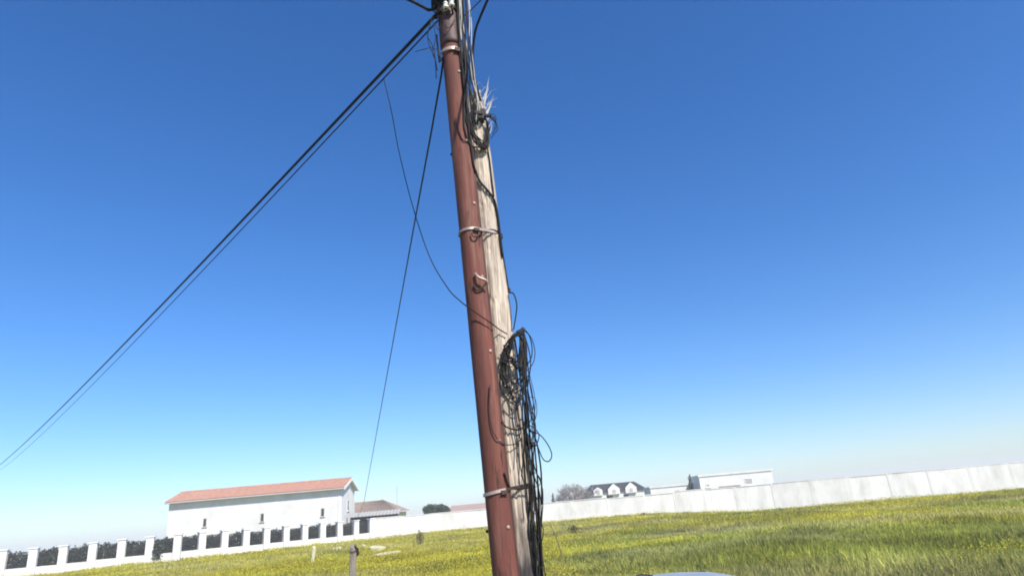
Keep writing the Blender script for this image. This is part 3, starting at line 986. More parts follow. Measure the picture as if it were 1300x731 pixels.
for k in range(26):
    a = random.uniform(-2.0, .8)
    z0 = random.uniform(4.25, 4.52)
    c = wood_c(4.3)
    rr = wood_r(4.3) * random.uniform(.55, .95)
    p = Vector((c.x + math.cos(a) * rr, c.y + math.sin(a) * rr, z0))
    d = Vector((random.uniform(-.35, .45), random.uniform(-.25, .1), 1)).normalized()
    L = random.uniform(.08, .26)
    u = d.cross(Vector((0, 1, 0))).normalized() * random.uniform(.003, .008)
    v = d.cross(u).normalized() * random.uniform(.003, .006)
    q = p + d * L * .6
    MB().add([p - u - v, p + u - v, p + u + v, p - u + v, q - u * .7 - v, q + u * .6, q + v, p + d * L],
             [(3, 2, 1, 0), (0, 1, 5, 4), (1, 2, 6, 5), (2, 3, 6), (3, 0, 4, 6), (4, 5, 7), (5, 6, 7), (6, 4, 7)]).build('splinter', M_SPLINT, post)

fb = MB()
R1 = random.Random(21)
for k in range(75):
    a = R1.uniform(-2.4, .9)
    c = wood_c(4.3)
    rr = wood_r(4.3) * R1.uniform(.5, 1.0)
    p = Vector((c.x + math.cos(a) * rr, c.y + math.sin(a) * rr, R1.uniform(4.2, 4.55)))
    L = R1.uniform(.03, .12)
    d1 = Vector((R1.uniform(-.5, .8), R1.uniform(-.6, .2), R1.uniform(.5, 1))).normalized() * L
    d2 = Vector((R1.uniform(-.3, 1.0), R1.uniform(-.5, .3), R1.uniform(-.5, .8))).normalized() * L * .6
    fb.tube([p, p + d1, p + d1 + d2], [R1.uniform(.002, .005), .002, .0008], 4, cap=False)
fb.build('frayed_fibres', M_SPLINT, post)['kind'] = 'stuff'

# red-brown steel tube
def ring_tube(z0, z1, r_, nseg, na, wob=.0012):
    mb = MB()
    vs, fs = [], []
    for k in range(nseg + 1):
        z = z0 + (z1 - z0) * k / nseg
        c = pipe_c(z)
        for i in range(na):
            a = 2 * math.pi * i / na
            rr = r_ + wob * noise.noise(Vector((math.cos(a) * 2, math.sin(a) * 2, z * 3)))
            vs.append((c.x + rr * math.cos(a), c.y + rr * math.sin(a), z))
    for k in range(nseg):
        for i in range(na):
            j = (i + 1) % na
            fs.append((k * na + i, k * na + j, (k + 1) * na + j, (k + 1) * na + i))
    fs.append(tuple(nseg * na + i for i in range(na)))
    fs.append(tuple(range(na))[::-1])
    return mb.add(vs, fs)
SL0 = P(570, 62, PIPE_Y).z
tube = ring_tube(-.3, SL0 + .05, PR, 160, 48).build('steel_tube', M_PIPE, pole, smooth=True)
ring_tube(SL0, 6.05, PR + .007, 30, 40, .003).build('sleeve', M_PIPE2, tube, smooth=True)
MB().tube([pipe_c(6.04), pipe_c(6.09)], [PR + .012, PR + .010], 32).build('end_cap', M_PIPE2, tube)
# folded flange on the tube's right side, coloured dark to imitate the shaded gap
mb = MB()
for k in range(48):
    za, zb = -.2 + k * .108, -.2 + (k + 1) * .108
    ca, cb = pipe_c(za), pipe_c(zb)
    for (x0, x1, y0, y1) in ((PR * .92, PR * 1.11, -.022, -.012),):
        mb.add([(ca.x + x0, PIPE_Y + y0, za), (ca.x + x1, PIPE_Y + y0, za), (ca.x + x1, PIPE_Y + y1, za), (ca.x + x0, PIPE_Y + y1, za),
                (cb.x + x0, PIPE_Y + y0, zb), (cb.x + x1, PIPE_Y + y0, zb), (cb.x + x1, PIPE_Y + y1, zb), (cb.x + x0, PIPE_Y + y1, zb)],
               [(0, 1, 5, 4), (1, 2, 6, 5), (2, 3, 7, 6), (3, 0, 4, 7)])
mb.build('flange', M_PIPE2, tube)
for (px, py) in ((581, 93), (600.5, 259), (621, 446), (643, 669), (591, 180), (611, 352), (631, 560)):
    p = P(px, py, PIPE_Y - .045)
    c = pipe_c(p.z)
    d = (p - c); d.z = 0; d.normalize()
    p0 = c + d * (PR - .005); p0.z = p.z
    MB().tube([p0, p0 + d * .010, p0 + d * .014], [.011, .011, .006], 8).build('screw', M_STEEL, tube)
p = P(574, 196, PIPE_Y)
MB().tube([p + Vector((.02, 0, 0)), p + Vector((-.012, 0, 0))], .010, 6).build('bolt', M_RUST, tube)
p = P(619.5, 674, PIPE_Y)
MB().tube([p + Vector((.02, 0, 0)), p + Vector((-.012, 0, 0))], .010, 6).build('bolt', M_RUST, tube)

# steel straps round tube and post
def hull(pts):
    pts = sorted(set(pts))
    def half(ps):
        h_ = []
        for p_ in ps:
            while len(h_) >= 2 and (h_[-1][0] - h_[-2][0]) * (p_[1] - h_[-2][1]) - (h_[-1][1] - h_[-2][1]) * (p_[0] - h_[-2][0]) <= 0:
                h_.pop()
            h_.append(p_)
        return h_
    a, b_ = half(pts), half(pts[::-1])
    return a[:-1] + b_[:-1]
def strap(z, hgt_, tilt, m_, only_pipe=False, extra=.006, pull=0.0, dark=.75):
    cp_, cw = pipe_c(z), wood_c(min(z, 4.4))
    pts = []
    for i in range(48):
        a = 2 * math.pi * i / 48
        pts.append((round(cp_.x + (PR + extra) * math.cos(a), 5), round(cp_.y + (PR + extra) * math.sin(a), 5)))
        if not only_pipe:
            pts.append((round(cw.x + (wood_r(z) + extra + pull) * math.cos(a), 5), round(cw.y + (wood_r(z) + extra + pull) * math.sin(a), 5)))
    hl = hull(pts)
    c = Vector((sum(p_[0] for p_ in hl) / len(hl), sum(p_[1] for p_ in hl) / len(hl)))
    mb = MB()
    vs, fs = [], []
    for (x_, y_) in hl:
        d = (Vector((x_, y_)) - c).normalized() * .0035
        zc = z + tilt * (x_ - cp_.x)
        vs += [(x_, y_, zc - hgt_ / 2), (x_ + d.x, y_ + d.y, zc - hgt_ / 2), (x_ + d.x, y_ + d.y, zc + hgt_ / 2), (x_, y_, zc + hgt_ / 2)]
    m_n = len(hl)
    f2 = []
    for i in range(m_n):
        j = (i + 1) % m_n
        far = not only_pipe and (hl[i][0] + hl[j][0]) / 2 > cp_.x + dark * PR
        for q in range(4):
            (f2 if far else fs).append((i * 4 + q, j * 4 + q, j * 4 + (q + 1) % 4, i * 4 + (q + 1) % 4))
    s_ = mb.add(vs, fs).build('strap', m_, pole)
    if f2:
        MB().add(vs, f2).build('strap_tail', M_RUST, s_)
    c_ = pipe_c(z) + Vector((.045, -PR * .86 - extra, tilt * .04 - .012))
    MB().obox(c_, (1, .5, 0), (-.5, 1, 0), (0, 0, 1), .018, .008, hgt_ * .6).build('buckle', M_RUST, s_)
    return s_
zs = [P(600, 290, PIPE_Y - PR).z, P(630, 624, PIPE_Y - PR).z, P(568, 63, PIPE_Y - PR).z]
strap(zs[0], .016, .06, M_STEEL, dark=1.9)
strap(zs[1], .018, .16, M_STEEL)
strap(zs[2], .026, 0, M_STEEL, only_pipe=True, extra=.014)
# broken strap bracket half way up
bk = MB()
a = P(603, 347, PIPE_Y - PR - .012)
bk.tube(spline([a, P(608, 352, PIPE_Y - PR - .03), P(617, 356, PIPE_Y - PR - .02), P(619, 361, PIPE_Y - PR - .005)]), .0085, 6)
br = bk.build('bracket', M_STEEL, pole, smooth=True)
MB().tube(spline([P(601, 362, PIPE_Y - PR - .008), P(606, 368, PIPE_Y - PR - .012), P(613, 364, PIPE_Y - PR - .012), P(618, 358, PIPE_Y - PR - .012)]), .006, 6).build('hook', M_RUST, br, smooth=True)

# pole-top hardware: bands, white insulators on pins
for z in (5.42, 5.72):
    strap(z, .05, 0, M_RUST, only_pipe=True, extra=.012)
for (px, py, dz) in ((566, 11, 0), (573.5, 8, .0), (570, -25, 0)):
    p = P(px, py, PIPE_Y - PR - .05)
    MB().tube([p + Vector((0, .055, -.02)), p + Vector((0, 0, -.02)), p + Vector((0, 0, .01))], .008, 6).build('pin', M_RUST, pole)
    MB().tube([p, p + Vector((0, 0, .015)), p + Vector((0, 0, .02)), p + Vector((0, 0, .04)), p + Vector((0, 0, .045)), p + Vector((0, 0, .06))],
              [.022, .022, .014, .014, .02, .012], 12).build('insulator', mat('porcelain', (.75, .74, .7), rough=.25), pole, smooth=True)
# dark junction clamp on the snapped top
p = P(608.5, 147, 3.875)
jb = MB().obox(p, (1, 0, -.25), (0, 1, 0), (.25, 0, 1), .040, .035, .042).build('junction_clamp', M_DARKM, pole, bevel=.008)
MB().obox(p + Vector((.0, -.037, 0)), (1, 0, -.25), (0, 1, 0), (.25, 0, 1), .028, .006, .010).build('clamp_plate', M_RUST, jb)
MB().tube([p + Vector((.035, -.01, -.015)), p + Vector((.085, -.015, -.02))], [.014, .010], 8).build('spigot', M_DARKM, jb)
MB().obox(P(646.5, 369, 3.96), (1, 0, 0), (0, 1, 0), (0, 0, 1), .010, .012, .016).build('cable_clip', M_DARKM, pole, bevel=.003)

# ------------------------------------------------------------------ cables
def cable_thing(name, label, pts, r_, m_=M_CABLE, group=None, cat='cable', step=6, n=6):
    return tag(MB().tube(spline(pts, step), r_, n).build(name, m_, smooth=True), label, cat, group)
def clear(p, r_):
    """bring a cable point out of the post or tube it would otherwise cut into"""
    for _ in range(90):
        cw, cp_ = wood_c(min(p.z, 4.4)), pipe_c(p.z)
        hit = (p.z < 4.35 and math.hypot(p.x - cw.x, p.y - cw.y) < wood_r(p.z) + r_ + .003) or math.hypot(p.x - cp_.x, p.y - cp_.y) < PR + r_ + .002
        if not hit: break
        p = CAM + (p - CAM) * .9985
    return p
def cab(parent, pts, r_, m_=M_CABLE, step=6, n=6):
    rr = r_ if isinstance(r_, (int, float)) else max(r_)
    return MB().tube([clear(p_, rr) for p_ in spline(pts, step)], r_, n).build('cable', m_, parent, smooth=True)

def run(A, px, py, slope=.06, L=20):
    """straight span leaving A so that it passes the sight line of one photo pixel, rising gently"""
    lo, hi = 1.5, A.y + 6
    for _ in range(60):
        mid = (lo + hi) / 2
        q = P(px, py, mid)
        h_ = math.hypot(q.x - A.x, q.y - A.y)
        if q.z - A.z > slope * h_: hi = mid
        else: lo = mid
    q = P(px, py, lo)
    d = (q - A).normalized()
    return [q] + [q + d * (L * (k_ / 8) ** 2) for k_ in range(2, 9)]

NEXT = Vector((-30.5, 36.5, 0))
# neighbouring pole the overhead lines run to (left, outside the photograph)
np_ = empty('utility_pole', NEXT, 'plain wooden utility pole far left where the overhead cables end', 'utility pole')
MB().tube([NEXT + Vector((0, 0, -.4)), NEXT + Vector((0, 0, 3)), NEXT + Vector((0, 0, 6.4))], [.13, .115, .095], 14).build('wooden_post', M_GREYP, np_, smooth=True)
MB().obox(NEXT + Vector((0, -.12, 6.0)), (1, 0, 0), (0, 1, 0), (0, 0, 1), .45, .04, .05).build('crossarm', M_GREYP, np_)

A = P(549, 24, PIPE_Y - .02)
cable_thing('overhead_cable', 'thick black overhead cable running down left from the pole top', [pipe_c(A.z + .05) + Vector((-.06, -.05, 0)), A] + sag(A, NEXT + Vector((-.2, -.15, 5.95)), .32)[1:], .0135, group='overhead cables', step=3)
A = P(547, 36, PIPE_Y - .02)
B2 = NEXT + Vector((.2, -.15, 5.95))
THIN = [pipe_c(A.z + .06) + Vector((-.06, -.05, 0)), A] + sag(A, B2, .36)[1:]
cable_thing('overhead_cable', 'thin black overhead cable just under the thick one', THIN, .0058, group='overhead cables', step=3)
# lines leaving upwards towards poles behind the viewer
a = P(546, 13, PIPE_Y)
cable_thing('overhead_cable', 'thick black cable leaving the pole top upwards to the left', [pipe_c(a.z + .02) + Vector((-.05, -.06, 0)), a, ] + run(a, 517, -1), .0125, group='overhead cables', step=8)
a = P(540, 10, PIPE_Y)
cable_thing('overhead_cable', 'thin cable leaving the pole top upwards to the left', [pipe_c(a.z - .1) + Vector((-.06, -.05, 0)), a, ] + run(a, 511, -2), .0045, group='overhead cables', step=8)
cable_thing('overhead_cable', 'black cable curving up right from the snapped wooden post top', [P(610, 128, 3.88), P(603, 100, 3.87), P(600.5, 72, 3.84), P(603, 42, 3.80), P(610, 21, 3.74)] + run(P(610, 21, 3.74), 619, 0, .25), .0095, group='overhead cables', step=8)
cable_thing('overhead_cable', 'thin cable rising right from the pole top', [P(590, 20, PIPE_Y), P(601, 10, 3.75), ] + run(P(601, 10, 3.75), 615, -4, .2), .004, group='overhead cables', step=8)

# drop wire to the brown-roofed house, and the loose wire hanging off the thin line
a = P(560, 97, PIPE_Y - .04)
e = Vector((-22.6, 96.0, 4.85))
cable_thing('drop_wire', 'slim black wire slanting down from the pole to the brown-roofed house',
            [pipe_c(a.z + .4) + Vector((-.1, -.01, 0)), pipe_c(a.z + .15) + Vector((-.097, -.01, 0)), a] + sag(a, P(462, 637.5, 98.0), .0)[1:], [.0075 + .00022 * max(0, i - 12) for i in range(3 * 42 + 1)], group='drop wires', step=3)
def proj(p):
    v = Vector(p) - CAM
    return 650 + FPX * v.dot(RIGHT) / v.dot(DIR), 365.5 - FPX * v.dot(UP) / v.dot(DIR)
TS = spline(THIN, 3)
LW0 = min(TS[2:60], key=lambda p_: abs(proj(p_)[0] - 493))
LW = [LW0, P(497, 142, LW0.y - .08), P(507, 195, 4.6), P(524, 262, 4.35), P(545, 325, 4.1), P(568, 365, 3.9), P(583, 381, 3.80), P(600, 394, 3.755), P(616, 405, 3.758), P(626, 412, 3.80), P(634, 418, 3.86), P(644, 424, 3.88)]
cable_thing('loose_wire', 'thin loose wire sagging from the overhead line across the tube to the cable tangle', LW, .0038, group='drop wires')

# cables clipped along the upper pole
bn = empty('cable_bundle', P(590, 100, 3.80), 'dark cables running down between the tube and the snapped post', 'cable bundle')
fy = PIPE_Y - .055
R0 = random.Random(12)
J0 = lambda s_: R0.uniform(-s_, s_)
cab(bn, [P(580, -40, fy), P(582, 10, fy), P(585, 50, fy), P(587, 90, fy), P(591, 130, fy), P(594, 155, fy), P(598, 185, 3.86), P(602, 212, 3.87), P(609, 230, 3.875), P(620, 243, 3.90), P(628, 256, 3.95), P(632, 275, 3.98), P(635, 300, 4.0), P(638, 325, 4.0)], .0088)
cab(bn, [P(634, 295, 3.99), P(639, 325, 3.99), P(643, 350, 3.975), P(646, 369, 3.965)], .0045)
cab(bn, [P(584, -40, fy), P(587, 20, fy), P(589, 60, fy), P(592, 100, fy), P(593, 140, fy - .01), P(597, 165, 3.82), P(607, 180, 3.84), P(616, 184, 3.86), P(619, 172, 3.88), P(618, 155, 3.88), P(613, 148, 3.86)], .008)
cab(bn, [P(588, -40, fy + .02), P(588, 30, fy), P(591, 70, fy), P(590, 110, fy - .01), P(589, 150, fy - .02), P(592, 172, 3.80), P(600, 186, 3.83), P(612, 184, 3.85), P(618, 165, 3.88)], .006, M_CABLE2)
cab(bn, [P(577, -40, fy), P(586, 8, fy), P(583, 40, fy - .01), P(586, 75, fy - .015), P(590, 120, fy - .01), P(595, 150, 3.82), P(603, 170, 3.84), P(611, 182, 3.84)], .0065)
cab(bn, [P(585, 30, fy), P(594, 80, fy), P(597, 112, 3.84), P(598, 135, 3.84), P(604, 145, 3.84)], .005, M_CABLE2)
cab(bn, [P(583, 4, fy), P(590, 45, fy), P(596, 78, 3.83), P(602, 100, 3.84), P(605, 122, 3.85), P(608, 140, 3.85)], .0058, M_PALE)
cab(bn, [P(578, 150, fy - .02), P(583, 168, fy - .025), P(588, 178, fy - .02), P(595, 180, 3.81)], .004, M_CABLE2)
cab(bn, [P(600, 140, 3.84), P(596, 158, 3.83), P(601, 178, 3.84), P(610, 186, 3.85), P(617, 186, 3.87), P(621, 200, 3.93), P(624, 225, 3.97), P(627, 250, 4.0)], .0055)
for k in range(5):
    cab(bn, [P(612 + k, 146, 3.87), P(622 + k, 145 + 2 * k, 3.87), P(628 + k, 147 + 4 * k, 3.86), P(631 - 2 * k, 152 + 6 * k, 3.86)], .0026)
cab(bn, [P(609, 299, 3.865), P(615, 293.5, 3.868), P(623, 291.5, 3.885), P(630, 293, 3.92), P(636, 298, 3.97)], .005)
cab(bn, [P(598, 296, 3.765), P(601, 300, 3.76), P(606, 300, 3.765), P(608, 296, 3.79)], .005, M_RUST)
cab(bn, [P(646, 371, 3.955), P(652, 373, 3.96), P(656, 386, 3.965), P(655, 400, 3.965), P(652, 418, 3.95)], .0045)
cab(bn, [P(645, 374, 3.96), P(648, 392, 3.965), P(650, 420, 3.96)], .0028)
for k in range(15):
    x0 = 583 + .9 * k + J0(2)
    cab(bn, [P(x0 - 3 + J0(2), -30, fy), P(x0 + J0(3), 25 + J0(8), fy - .01), P(x0 + 3 + J0(3), 60 + J0(8), fy), P(x0 + 7 + J0(4), 95 + J0(8), 3.82), P(x0 + 11 + J0(4), 125 + J0(8), 3.83), P(x0 + 13 + J0(5), 150 + J0(10), 3.845)], R0.uniform(.0025, .0058), R0.choice((M_CABLE, M_CABLE2, M_CABLE, M_PALE, M_CABLE2)))
for k in range(8):       # dark swirl under the clamp
    cab(bn, [P(591 + J0(3), 128 + J0(8), 3.82), P(594 + J0(3), 152 + J0(6), 3.82), P(600 + J0(4), 170 + J0(6), 3.83), P(610 + J0(4), 184 + J0(5), 3.84), P(618 + J0(3), 182 + J0(6), 3.86), P(619 + J0(3), 160 + J0(8), 3.87)], R0.uniform(.003, .006), R0.choice((M_CABLE, M_CABLE2)))
# messy knot of wire at the pole top
kn = empty('wire_knot', pipe_c(5.35), 'messy knot of black wires and fittings round the top of the pole', 'cable bundle')
for k in range(24):
    a0 = random.uniform(0, 6.28)
    pts = []
    for j in range(7):
        a = a0 + j * random.uniform(.5, .95)
        rr = PR + random.uniform(.014, .055)
        z = 5.42 + random.uniform(-.13, .16)
        c = pipe_c(z)
        pts.append(c + Vector((math.cos(a) * rr, math.sin(a) * rr, 0)))
    cab(kn, pts, random.choice((.004, .006, .009)), random.choice((M_CABLE, M_CABLE2)))
cab(kn, [P(549, 20, fy), P(543, 45, fy), P(546, 60, fy), P(552, 74, fy), P(555, 90, fy + .03)], .004)
cab(kn, [P(550, 28, fy), P(553, 50, fy), P(549, 66, fy), P(553, 78, fy)], .003)
cab(kn, [P(527, 66, 4.0), P(538, 63, fy), P(548, 61, fy), P(556, 64, fy + .02)], .0026)
cab(kn, [P(543, 48, 3.9), P(549, 58, fy), P(552, 70, fy), P(554, 100, fy + .04)], .0034)
cab(kn, [P(552, 30, fy), P(557, 38, fy - .02), P(562, 28, fy - .04), P(569, 36, fy - .05), P(577, 26, fy - .03)], .0034, M_CABLE2)

# the tangle of cut cables half way down
tg = empty('cable_tangle', wood_c(.02) + Vector((.1, -.1, 0)), 'big tangle of black cables hanging down the right side of the wooden post', 'cable bundle')
rt = random.Random(4)
J = lambda s: rt.uniform(-s, s)
for k in range(17):       # dense leaf-shaped coil on the front of the post
    w0, lo, yb = rt.uniform(.35, 1.0), rt.uniform(455, 512), 3.885 - rt.uniform(0, .045)
    xs = 668 - 4
    pts = [P(664 + J(3), 420 + J(4), 3.93), P(655 + J(3) - 4 * w0, 428 + J(4), yb), P(652 - 13 * w0 + J(2), 448 + J(5), yb), P(651 - 17 * w0 + J(2), (448 + lo) / 2 + 5 + J(4), yb),
           P(652 - 8 * w0 + J(3), lo - 4 + J(3), yb), P(657 + J(3), lo + 4, yb), P(664 + J(3), lo - 12 + J(4), yb + .02), P(664 + J(4), 455 + J(8), yb + .03), P(663 + J(4), 428 + J(3), 3.92)]
    cab(tg, pts, rt.uniform(.0028, .0046), rt.choice((M_CABLE, M_CABLE, M_CABLE2)))
for k in range(9):        # short kinks over the coil
    x0, y0 = rt.uniform(638, 658), rt.uniform(435, 495)
    pts = [P(x0 + J(4), y0 + J(3), 3.84)]
    for j in range(4):
        pts.append(P(x0 + 2.5 * j + J(5), y0 + 6 * j + J(5), 3.85 + J(.015)))
    cab(tg, pts, rt.uniform(.0026, .004), rt.choice((M_CABLE, M_CABLE2)))
cab(tg, [P(650, 432, 3.88), P(656, 421, 3.91), P(664, 418, 3.93), P(671, 424, 3.94), P(675, 437, 3.94), P(675, 452, 3.94), P(670, 462, 3.94)], .0036)
cab(tg, [P(654, 426, 3.9), P(664, 420, 3.92), P(674, 428, 3.93), P(679, 445, 3.93), P(677, 460, 3.93), P(669, 470, 3.93), P(662, 468, 3.93)], .0028)
cab(tg, [P(655, 424, 3.9), P(661, 428, 3.91), P(665, 440, 3.92), P(661, 448, 3.92), P(656, 452, 3.9)], .008)
cab(tg, [P(656, 420, 3.9), P(664, 426, 3.92), P(668, 442, 3.93), P(668, 470, 3.94), P(667, 500, 3.95), P(671, 540, 3.96), P(676, 580, 3.97), P(680, 640, 3.97), P(684, 700, 3.97), P(690, 800, 3.97), P(700, 950, 3.95)], .0058)
cab(tg, [P(652, 424, 3.9), P(655, 440, 3.91), P(659, 468, 3.92), P(662, 490, 3.93), P(666, 520, 3.95), P(668, 560, 3.95), P(674, 620, 3.95), P(678, 690, 3.95), P(684, 790, 3.95), P(694, 960, 3.94)], .0065)
for k in range(9):       # long tails
    o_ = rt.uniform(-1, 1)
    x_ = [663 + 4 * o_, 666 + 4 * o_, 667 + 5 * o_, 672 + 6 * o_, 674 + 7 * o_, 678 + 8 * o_, 681 + 9 * o_, 685 + 9 * o_, 696 + 10 * o_]
    y_ = [422, 450, 490, 535, 580, 630, 680, 735, 900]
    dpt = 3.93 + .03 * rt.random()
    e_ = rt.choice((7, 8, 9, 9, 9))
    pts = [P(x_[i] + J(4.2), y_[i] + J(8), dpt + .004 * i + J(.012)) for i in range(e_)]
    cab(tg, pts, rt.uniform(.0026, .0048), rt.choice((M_CABLE, M_CABLE, M_CABLE2)))
for k in range(5):        # lower tails in front of the dark foot
    o_ = rt.uniform(-1, 1)
    pts = [P(674 + 6 * o_ + j * 2.6 + J(3), 560 + j * 38 + J(6), 3.90 + .05 * (o_ > 0) + J(.01)) for j in range(8)]
    cab(tg, pts, rt.uniform(.003, .005), rt.choice((M_CABLE, M_CABLE2)))
cab(tg, [P(671, 548, 3.93), P(678, 548, 3.92), P(687, 553, 3.9), P(696, 565, 3.9), P(700.5, 577, 3.9), P(697, 585, 3.9), P(690, 583, 3.9), P(684, 570, 3.91), P(680, 556, 3.92), P(675, 549, 3.93)], .0034)
cab(tg, [P(668, 540, 3.93), P(676, 549, 3.91), P(681, 560, 3.91), P(684, 576, 3.91), P(687, 600, 3.92), P(688, 640, 3.93)], .005)
cab(tg, [P(670, 476, 3.93), P(674, 490, 3.93), P(677, 510, 3.93), P(675, 528, 3.93), P(671, 540, 3.93)], .003)
cab(tg, [P(664, 440, 3.93), P(672, 474, 3.94), P(679, 505, 3.95), P(678, 530, 3.95), P(672, 552, 3.95)], .0024)
cab(tg, [P(637, 535, 3.87), P(642, 541, 3.872), P(651, 544.5, 3.878), P(660, 545, 3.89), P(665, 540, 3.9), P(663, 532, 3.9), P(659, 534, 3.89)], .0048)
cab(tg, [P(622, 488, 3.765), P(621, 515, 3.765), P(625, 545, 3.765), P(633, 558, 3.775), P(641, 564, 3.85), P(655, 563, 3.875), P(663, 555, 3.89)], .0032, M_CABLE2)
cab(tg, [P(660, 500, 3.87), P(655, 520, 3.865), P(658, 545, 3.87), P(664, 575, 3.875), P(662, 605, 3.88)], .004)
for k in range(7):        # stray loops beside and over the post
    x0, y0, w0, h0 = 668 + J(8) + 2 * k, 470 + 32 * k + J(10), rt.uniform(5, 11), rt.uniform(14, 32)
    cab(tg, [P(x0 - 3, y0, 3.93), P(x0 + w0 * .6, y0 + h0 * .15 + J(3), 3.92), P(x0 + w0, y0 + h0 * .55 + J(3), 3.91), P(x0 + w0 * .55, y0 + h0, 3.91), P(x0 - 1, y0 + h0 * .8 + J(4), 3.92), P(x0 - 4, y0 + h0 * .4, 3.93)], rt.uniform(.002, .0034), rt.choice((M_CABLE, M_CABLE2)))
for k in range(5):        # thin strands wandering down the face of the post
    x0 = 655 + 4 * k + J(3)
    cab(tg, [P(x0 - 6 + j * 2.4 + J(3.5), 500 + j * 30 + J(6), 3.868 + .006 * k + .008 * rt.random()) for j in range(4 + k)], rt.uniform(.0022, .0036), rt.choice((M_CABLE, M_CABLE2)))
cab(tg, [P(640, 600, 3.87), P(647, 618, 3.865), P(659, 620, 3.868), P(672, 618, 3.89)], .0055)

# ------------------------------------------------------------------ parked car (only the far side of its roof is in the photograph)
M_CAR = mat('silver_paint', (.38, .40, .42), (.30, .315, .33), rough=.35, scale=3.5, metal=.3, spec=.6)
M_TYRE = mat('tyre_rubber', (.02, .02, .02), (.035, .033, .03), rough=.85, scale=12)
CX0, CYC, CZ0 = 1.06, 4.35, TRACK_Z
car = empty('parked_car', (CX0, CYC + 1.95, CZ0), 'silver blue parked car whose roof shows at the bottom edge right of the pole', 'car')
cxf = Matrix.Translation((CX0, CYC, CZ0)) @ Matrix.Rotation(R(90), 4, 'Z') @ Matrix.Diagonal((1, 1, .95, 1))
def loft(sections, mname, name, parent, smooth=True):
    """sections: (x, half widths list at heights list)"""
    mb = MB(cxf)
    vs, fs = [], []
    K = len(sections[0][1])
    for x, prof in sections:
        for (yy, zz) in prof: vs.append((x, yy, zz))
        for (yy, zz) in reversed(prof): vs.append((x, -yy, zz))
    N = 2 * K
    for i in range(len(sections) - 1):
        for k in range(N):
            k2 = (k + 1) % N
            fs.append((i * N + k, (i + 1) * N + k, (i + 1) * N + k2, i * N + k2))
    fs.append(tuple(range(N)))
    fs.append(tuple((len(sections) - 1) * N + k for k in range(N))[::-1])
    o = mb.add(vs, fs).build(name, mname, parent, smooth)
    return o
def body(x, hw_, z0, zb, zt):
    return (x, [(hw_ * .9, z0), (hw_ * .99, z0 + .12), (hw_, (z0 + zb) / 2), (hw_ * .975, zb - .05), (hw_ * .9, zb), (hw_ * .45, zt)])
secs = [body(0, .60, .38, .78, .80), body(.04, .74, .26, .86, .90), body(.35, .80, .2, .93, .96), body(1.2, .82, .18, .94, .96), body(2.4, .82, .18, .93, .96),
        body(3.0, .81, .19, .90, .97), body(3.5, .78, .22, .80, .88), body(3.82, .70, .26, .68, .74), body(3.92, .55, .34, .58, .62)]
sh = loft(secs, M_CAR, 'body', car)
def cabs(x, hb_, ht, z0, z1):
    return (x, [(hb_, z0), (hb_ * .985, z0 + (z1 - z0) * .35), (ht * 1.04, z0 + (z1 - z0) * .8), (ht * .97, z1 - .035), (ht * .82, z1 - .008), (ht * .4, z1 + .012)])
secs = [cabs(.10, .70, .66, .90, .94), cabs(.22, .74, .62, .90, 1.14), cabs(.40, .76, .60, .90, 1.375), cabs(.56, .77, .60, .90, 1.42), cabs(.95, .78, .61, .90, 1.447), cabs(1.5, .78, .61, .90, 1.455),
        cabs(1.95, .78, .60, .90, 1.43), cabs(2.15, .77, .59, .90, 1.39), cabs(2.6, .76, .62, .90, 1.14), cabs(3.0, .74, .66, .90, .95)]
cabn = loft(secs, M_CAR, 'cabin', car)
for s in (-1, 1):
    for (xa, xb, xc, xd) in ((.62, 1.28, 1.28, .72), (1.36, 2.42, 2.02, 1.36)):
        MB(cxf).add([(xa, s * .785, .96), (xb, s * .785, .96), (xc, s * .655, 1.33), (xd, s * .655, 1.33), (xa, s * .775, .96), (xb, s * .775, .96), (xc, s * .64, 1.33), (xd, s * .64, 1.33)],
                    [(0, 1, 2, 3), (7, 6, 5, 4), (0, 4, 5, 1), (1, 5, 6, 2), (2, 6, 7, 3), (3, 7, 4, 0)]).build('window', M_GLASS, car)
    MB(cxf).tube([(2.25, s * .80, 1.0), (2.28, s * .93, 1.02)], [.05, .085], 8).build('mirror', M_CAR, car, smooth=True)
    MB(cxf).obox((.06, s * .60, .78), (1, 0, 0), (0, 1, 0), (0, 0, 1), .05, .11, .07).build('tail_light', mat('red_lens', (.35, .01, .01), rough=.2), car, bevel=.02)
    MB(cxf).obox((3.80, s * .52, .66), (1, 0, 0), (0, 1, 0), (0, 0, 1), .06, .14, .06).build('headlight', mat('clear_lens', (.7, .72, .75), rough=.1), car, bevel=.02)
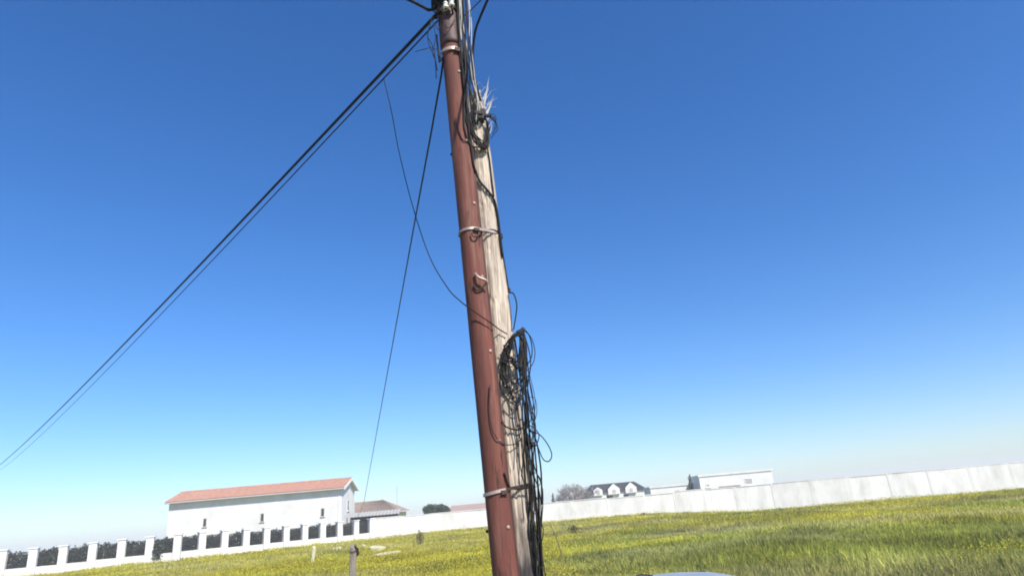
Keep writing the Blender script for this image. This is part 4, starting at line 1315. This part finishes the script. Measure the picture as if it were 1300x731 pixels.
MB(cxf).add([(.20, -.56, 1.05), (.20, .56, 1.05), (.40, .5, 1.33), (.40, -.5, 1.33), (.15, -.56, 1.05), (.15, .56, 1.05), (.345, .5, 1.35), (.345, -.5, 1.35)],
            [(0, 1, 2, 3), (7, 6, 5, 4), (0, 4, 5, 1), (1, 5, 6, 2), (2, 6, 7, 3), (3, 7, 4, 0)]).build('rear_window', M_GLASS, car)
MB(cxf).add([(2.9, -.62, 1.0), (2.9, .62, 1.0), (2.18, .53, 1.385), (2.18, -.53, 1.385), (2.93, -.62, 1.02), (2.93, .62, 1.02), (2.21, .53, 1.405), (2.21, -.53, 1.405)],
            [(0, 1, 2, 3), (7, 6, 5, 4), (0, 4, 5, 1), (1, 5, 6, 2), (2, 6, 7, 3), (3, 7, 4, 0)]).build('windscreen', M_GLASS, car)
MB(cxf).tube([(1.62, .20, 1.42), (1.64, .20, 1.458), (1.66, .16, 1.466), (1.66, .06, 1.462)], [.045, .028, .022, .008], 6).build('aerial', M_DARKM, car, smooth=True)
for x in (.68, 3.18):
    for s in (-1, 1):
        wh = MB(cxf).tube([(x, s * .60, .30), (x, s * .62, .30), (x, s * .78, .30), (x, s * .80, .30)], [.27, .30, .30, .27], 28).build('wheel', M_TYRE, car, smooth=True)
        MB(cxf).tube([(x, s * .79, .30), (x, s * .815, .30)], [.19, .17], 20).build('rim', M_STEEL, wh)
MB(cxf).obox((-.01, 0, .42), (1, 0, 0), (0, 1, 0), (0, 0, 1), .05, .70, .10).build('bumper', M_CAR, car, bevel=.03)
MB(cxf).obox((3.90, 0, .40), (1, 0, 0), (0, 1, 0), (0, 0, 1), .05, .62, .10).build('bumper', M_CAR, car, bevel=.03)

# ------------------------------------------------------------------ thin haze in the air over the field
hz = bpy.data.materials.new('haze_air')
hz.use_nodes = True
hn, hl_ = hz.node_tree.nodes, hz.node_tree.links
hn.remove(hn['Principled BSDF'])
pv = hn.new('ShaderNodeVolumePrincipled')
pv.inputs['Color'].default_value = (.97, .97, .985, 1)
pv.inputs['Density'].default_value = 0.0014
hl_.new(pv.outputs[0], hn['Material Output'].inputs['Volume'])
tag(MB().box(-1100, 1100, -1100, 1100, -3.0, 13.0).build('haze', hz), 'thin pale haze in the air over the field', 'haze', kind='stuff')
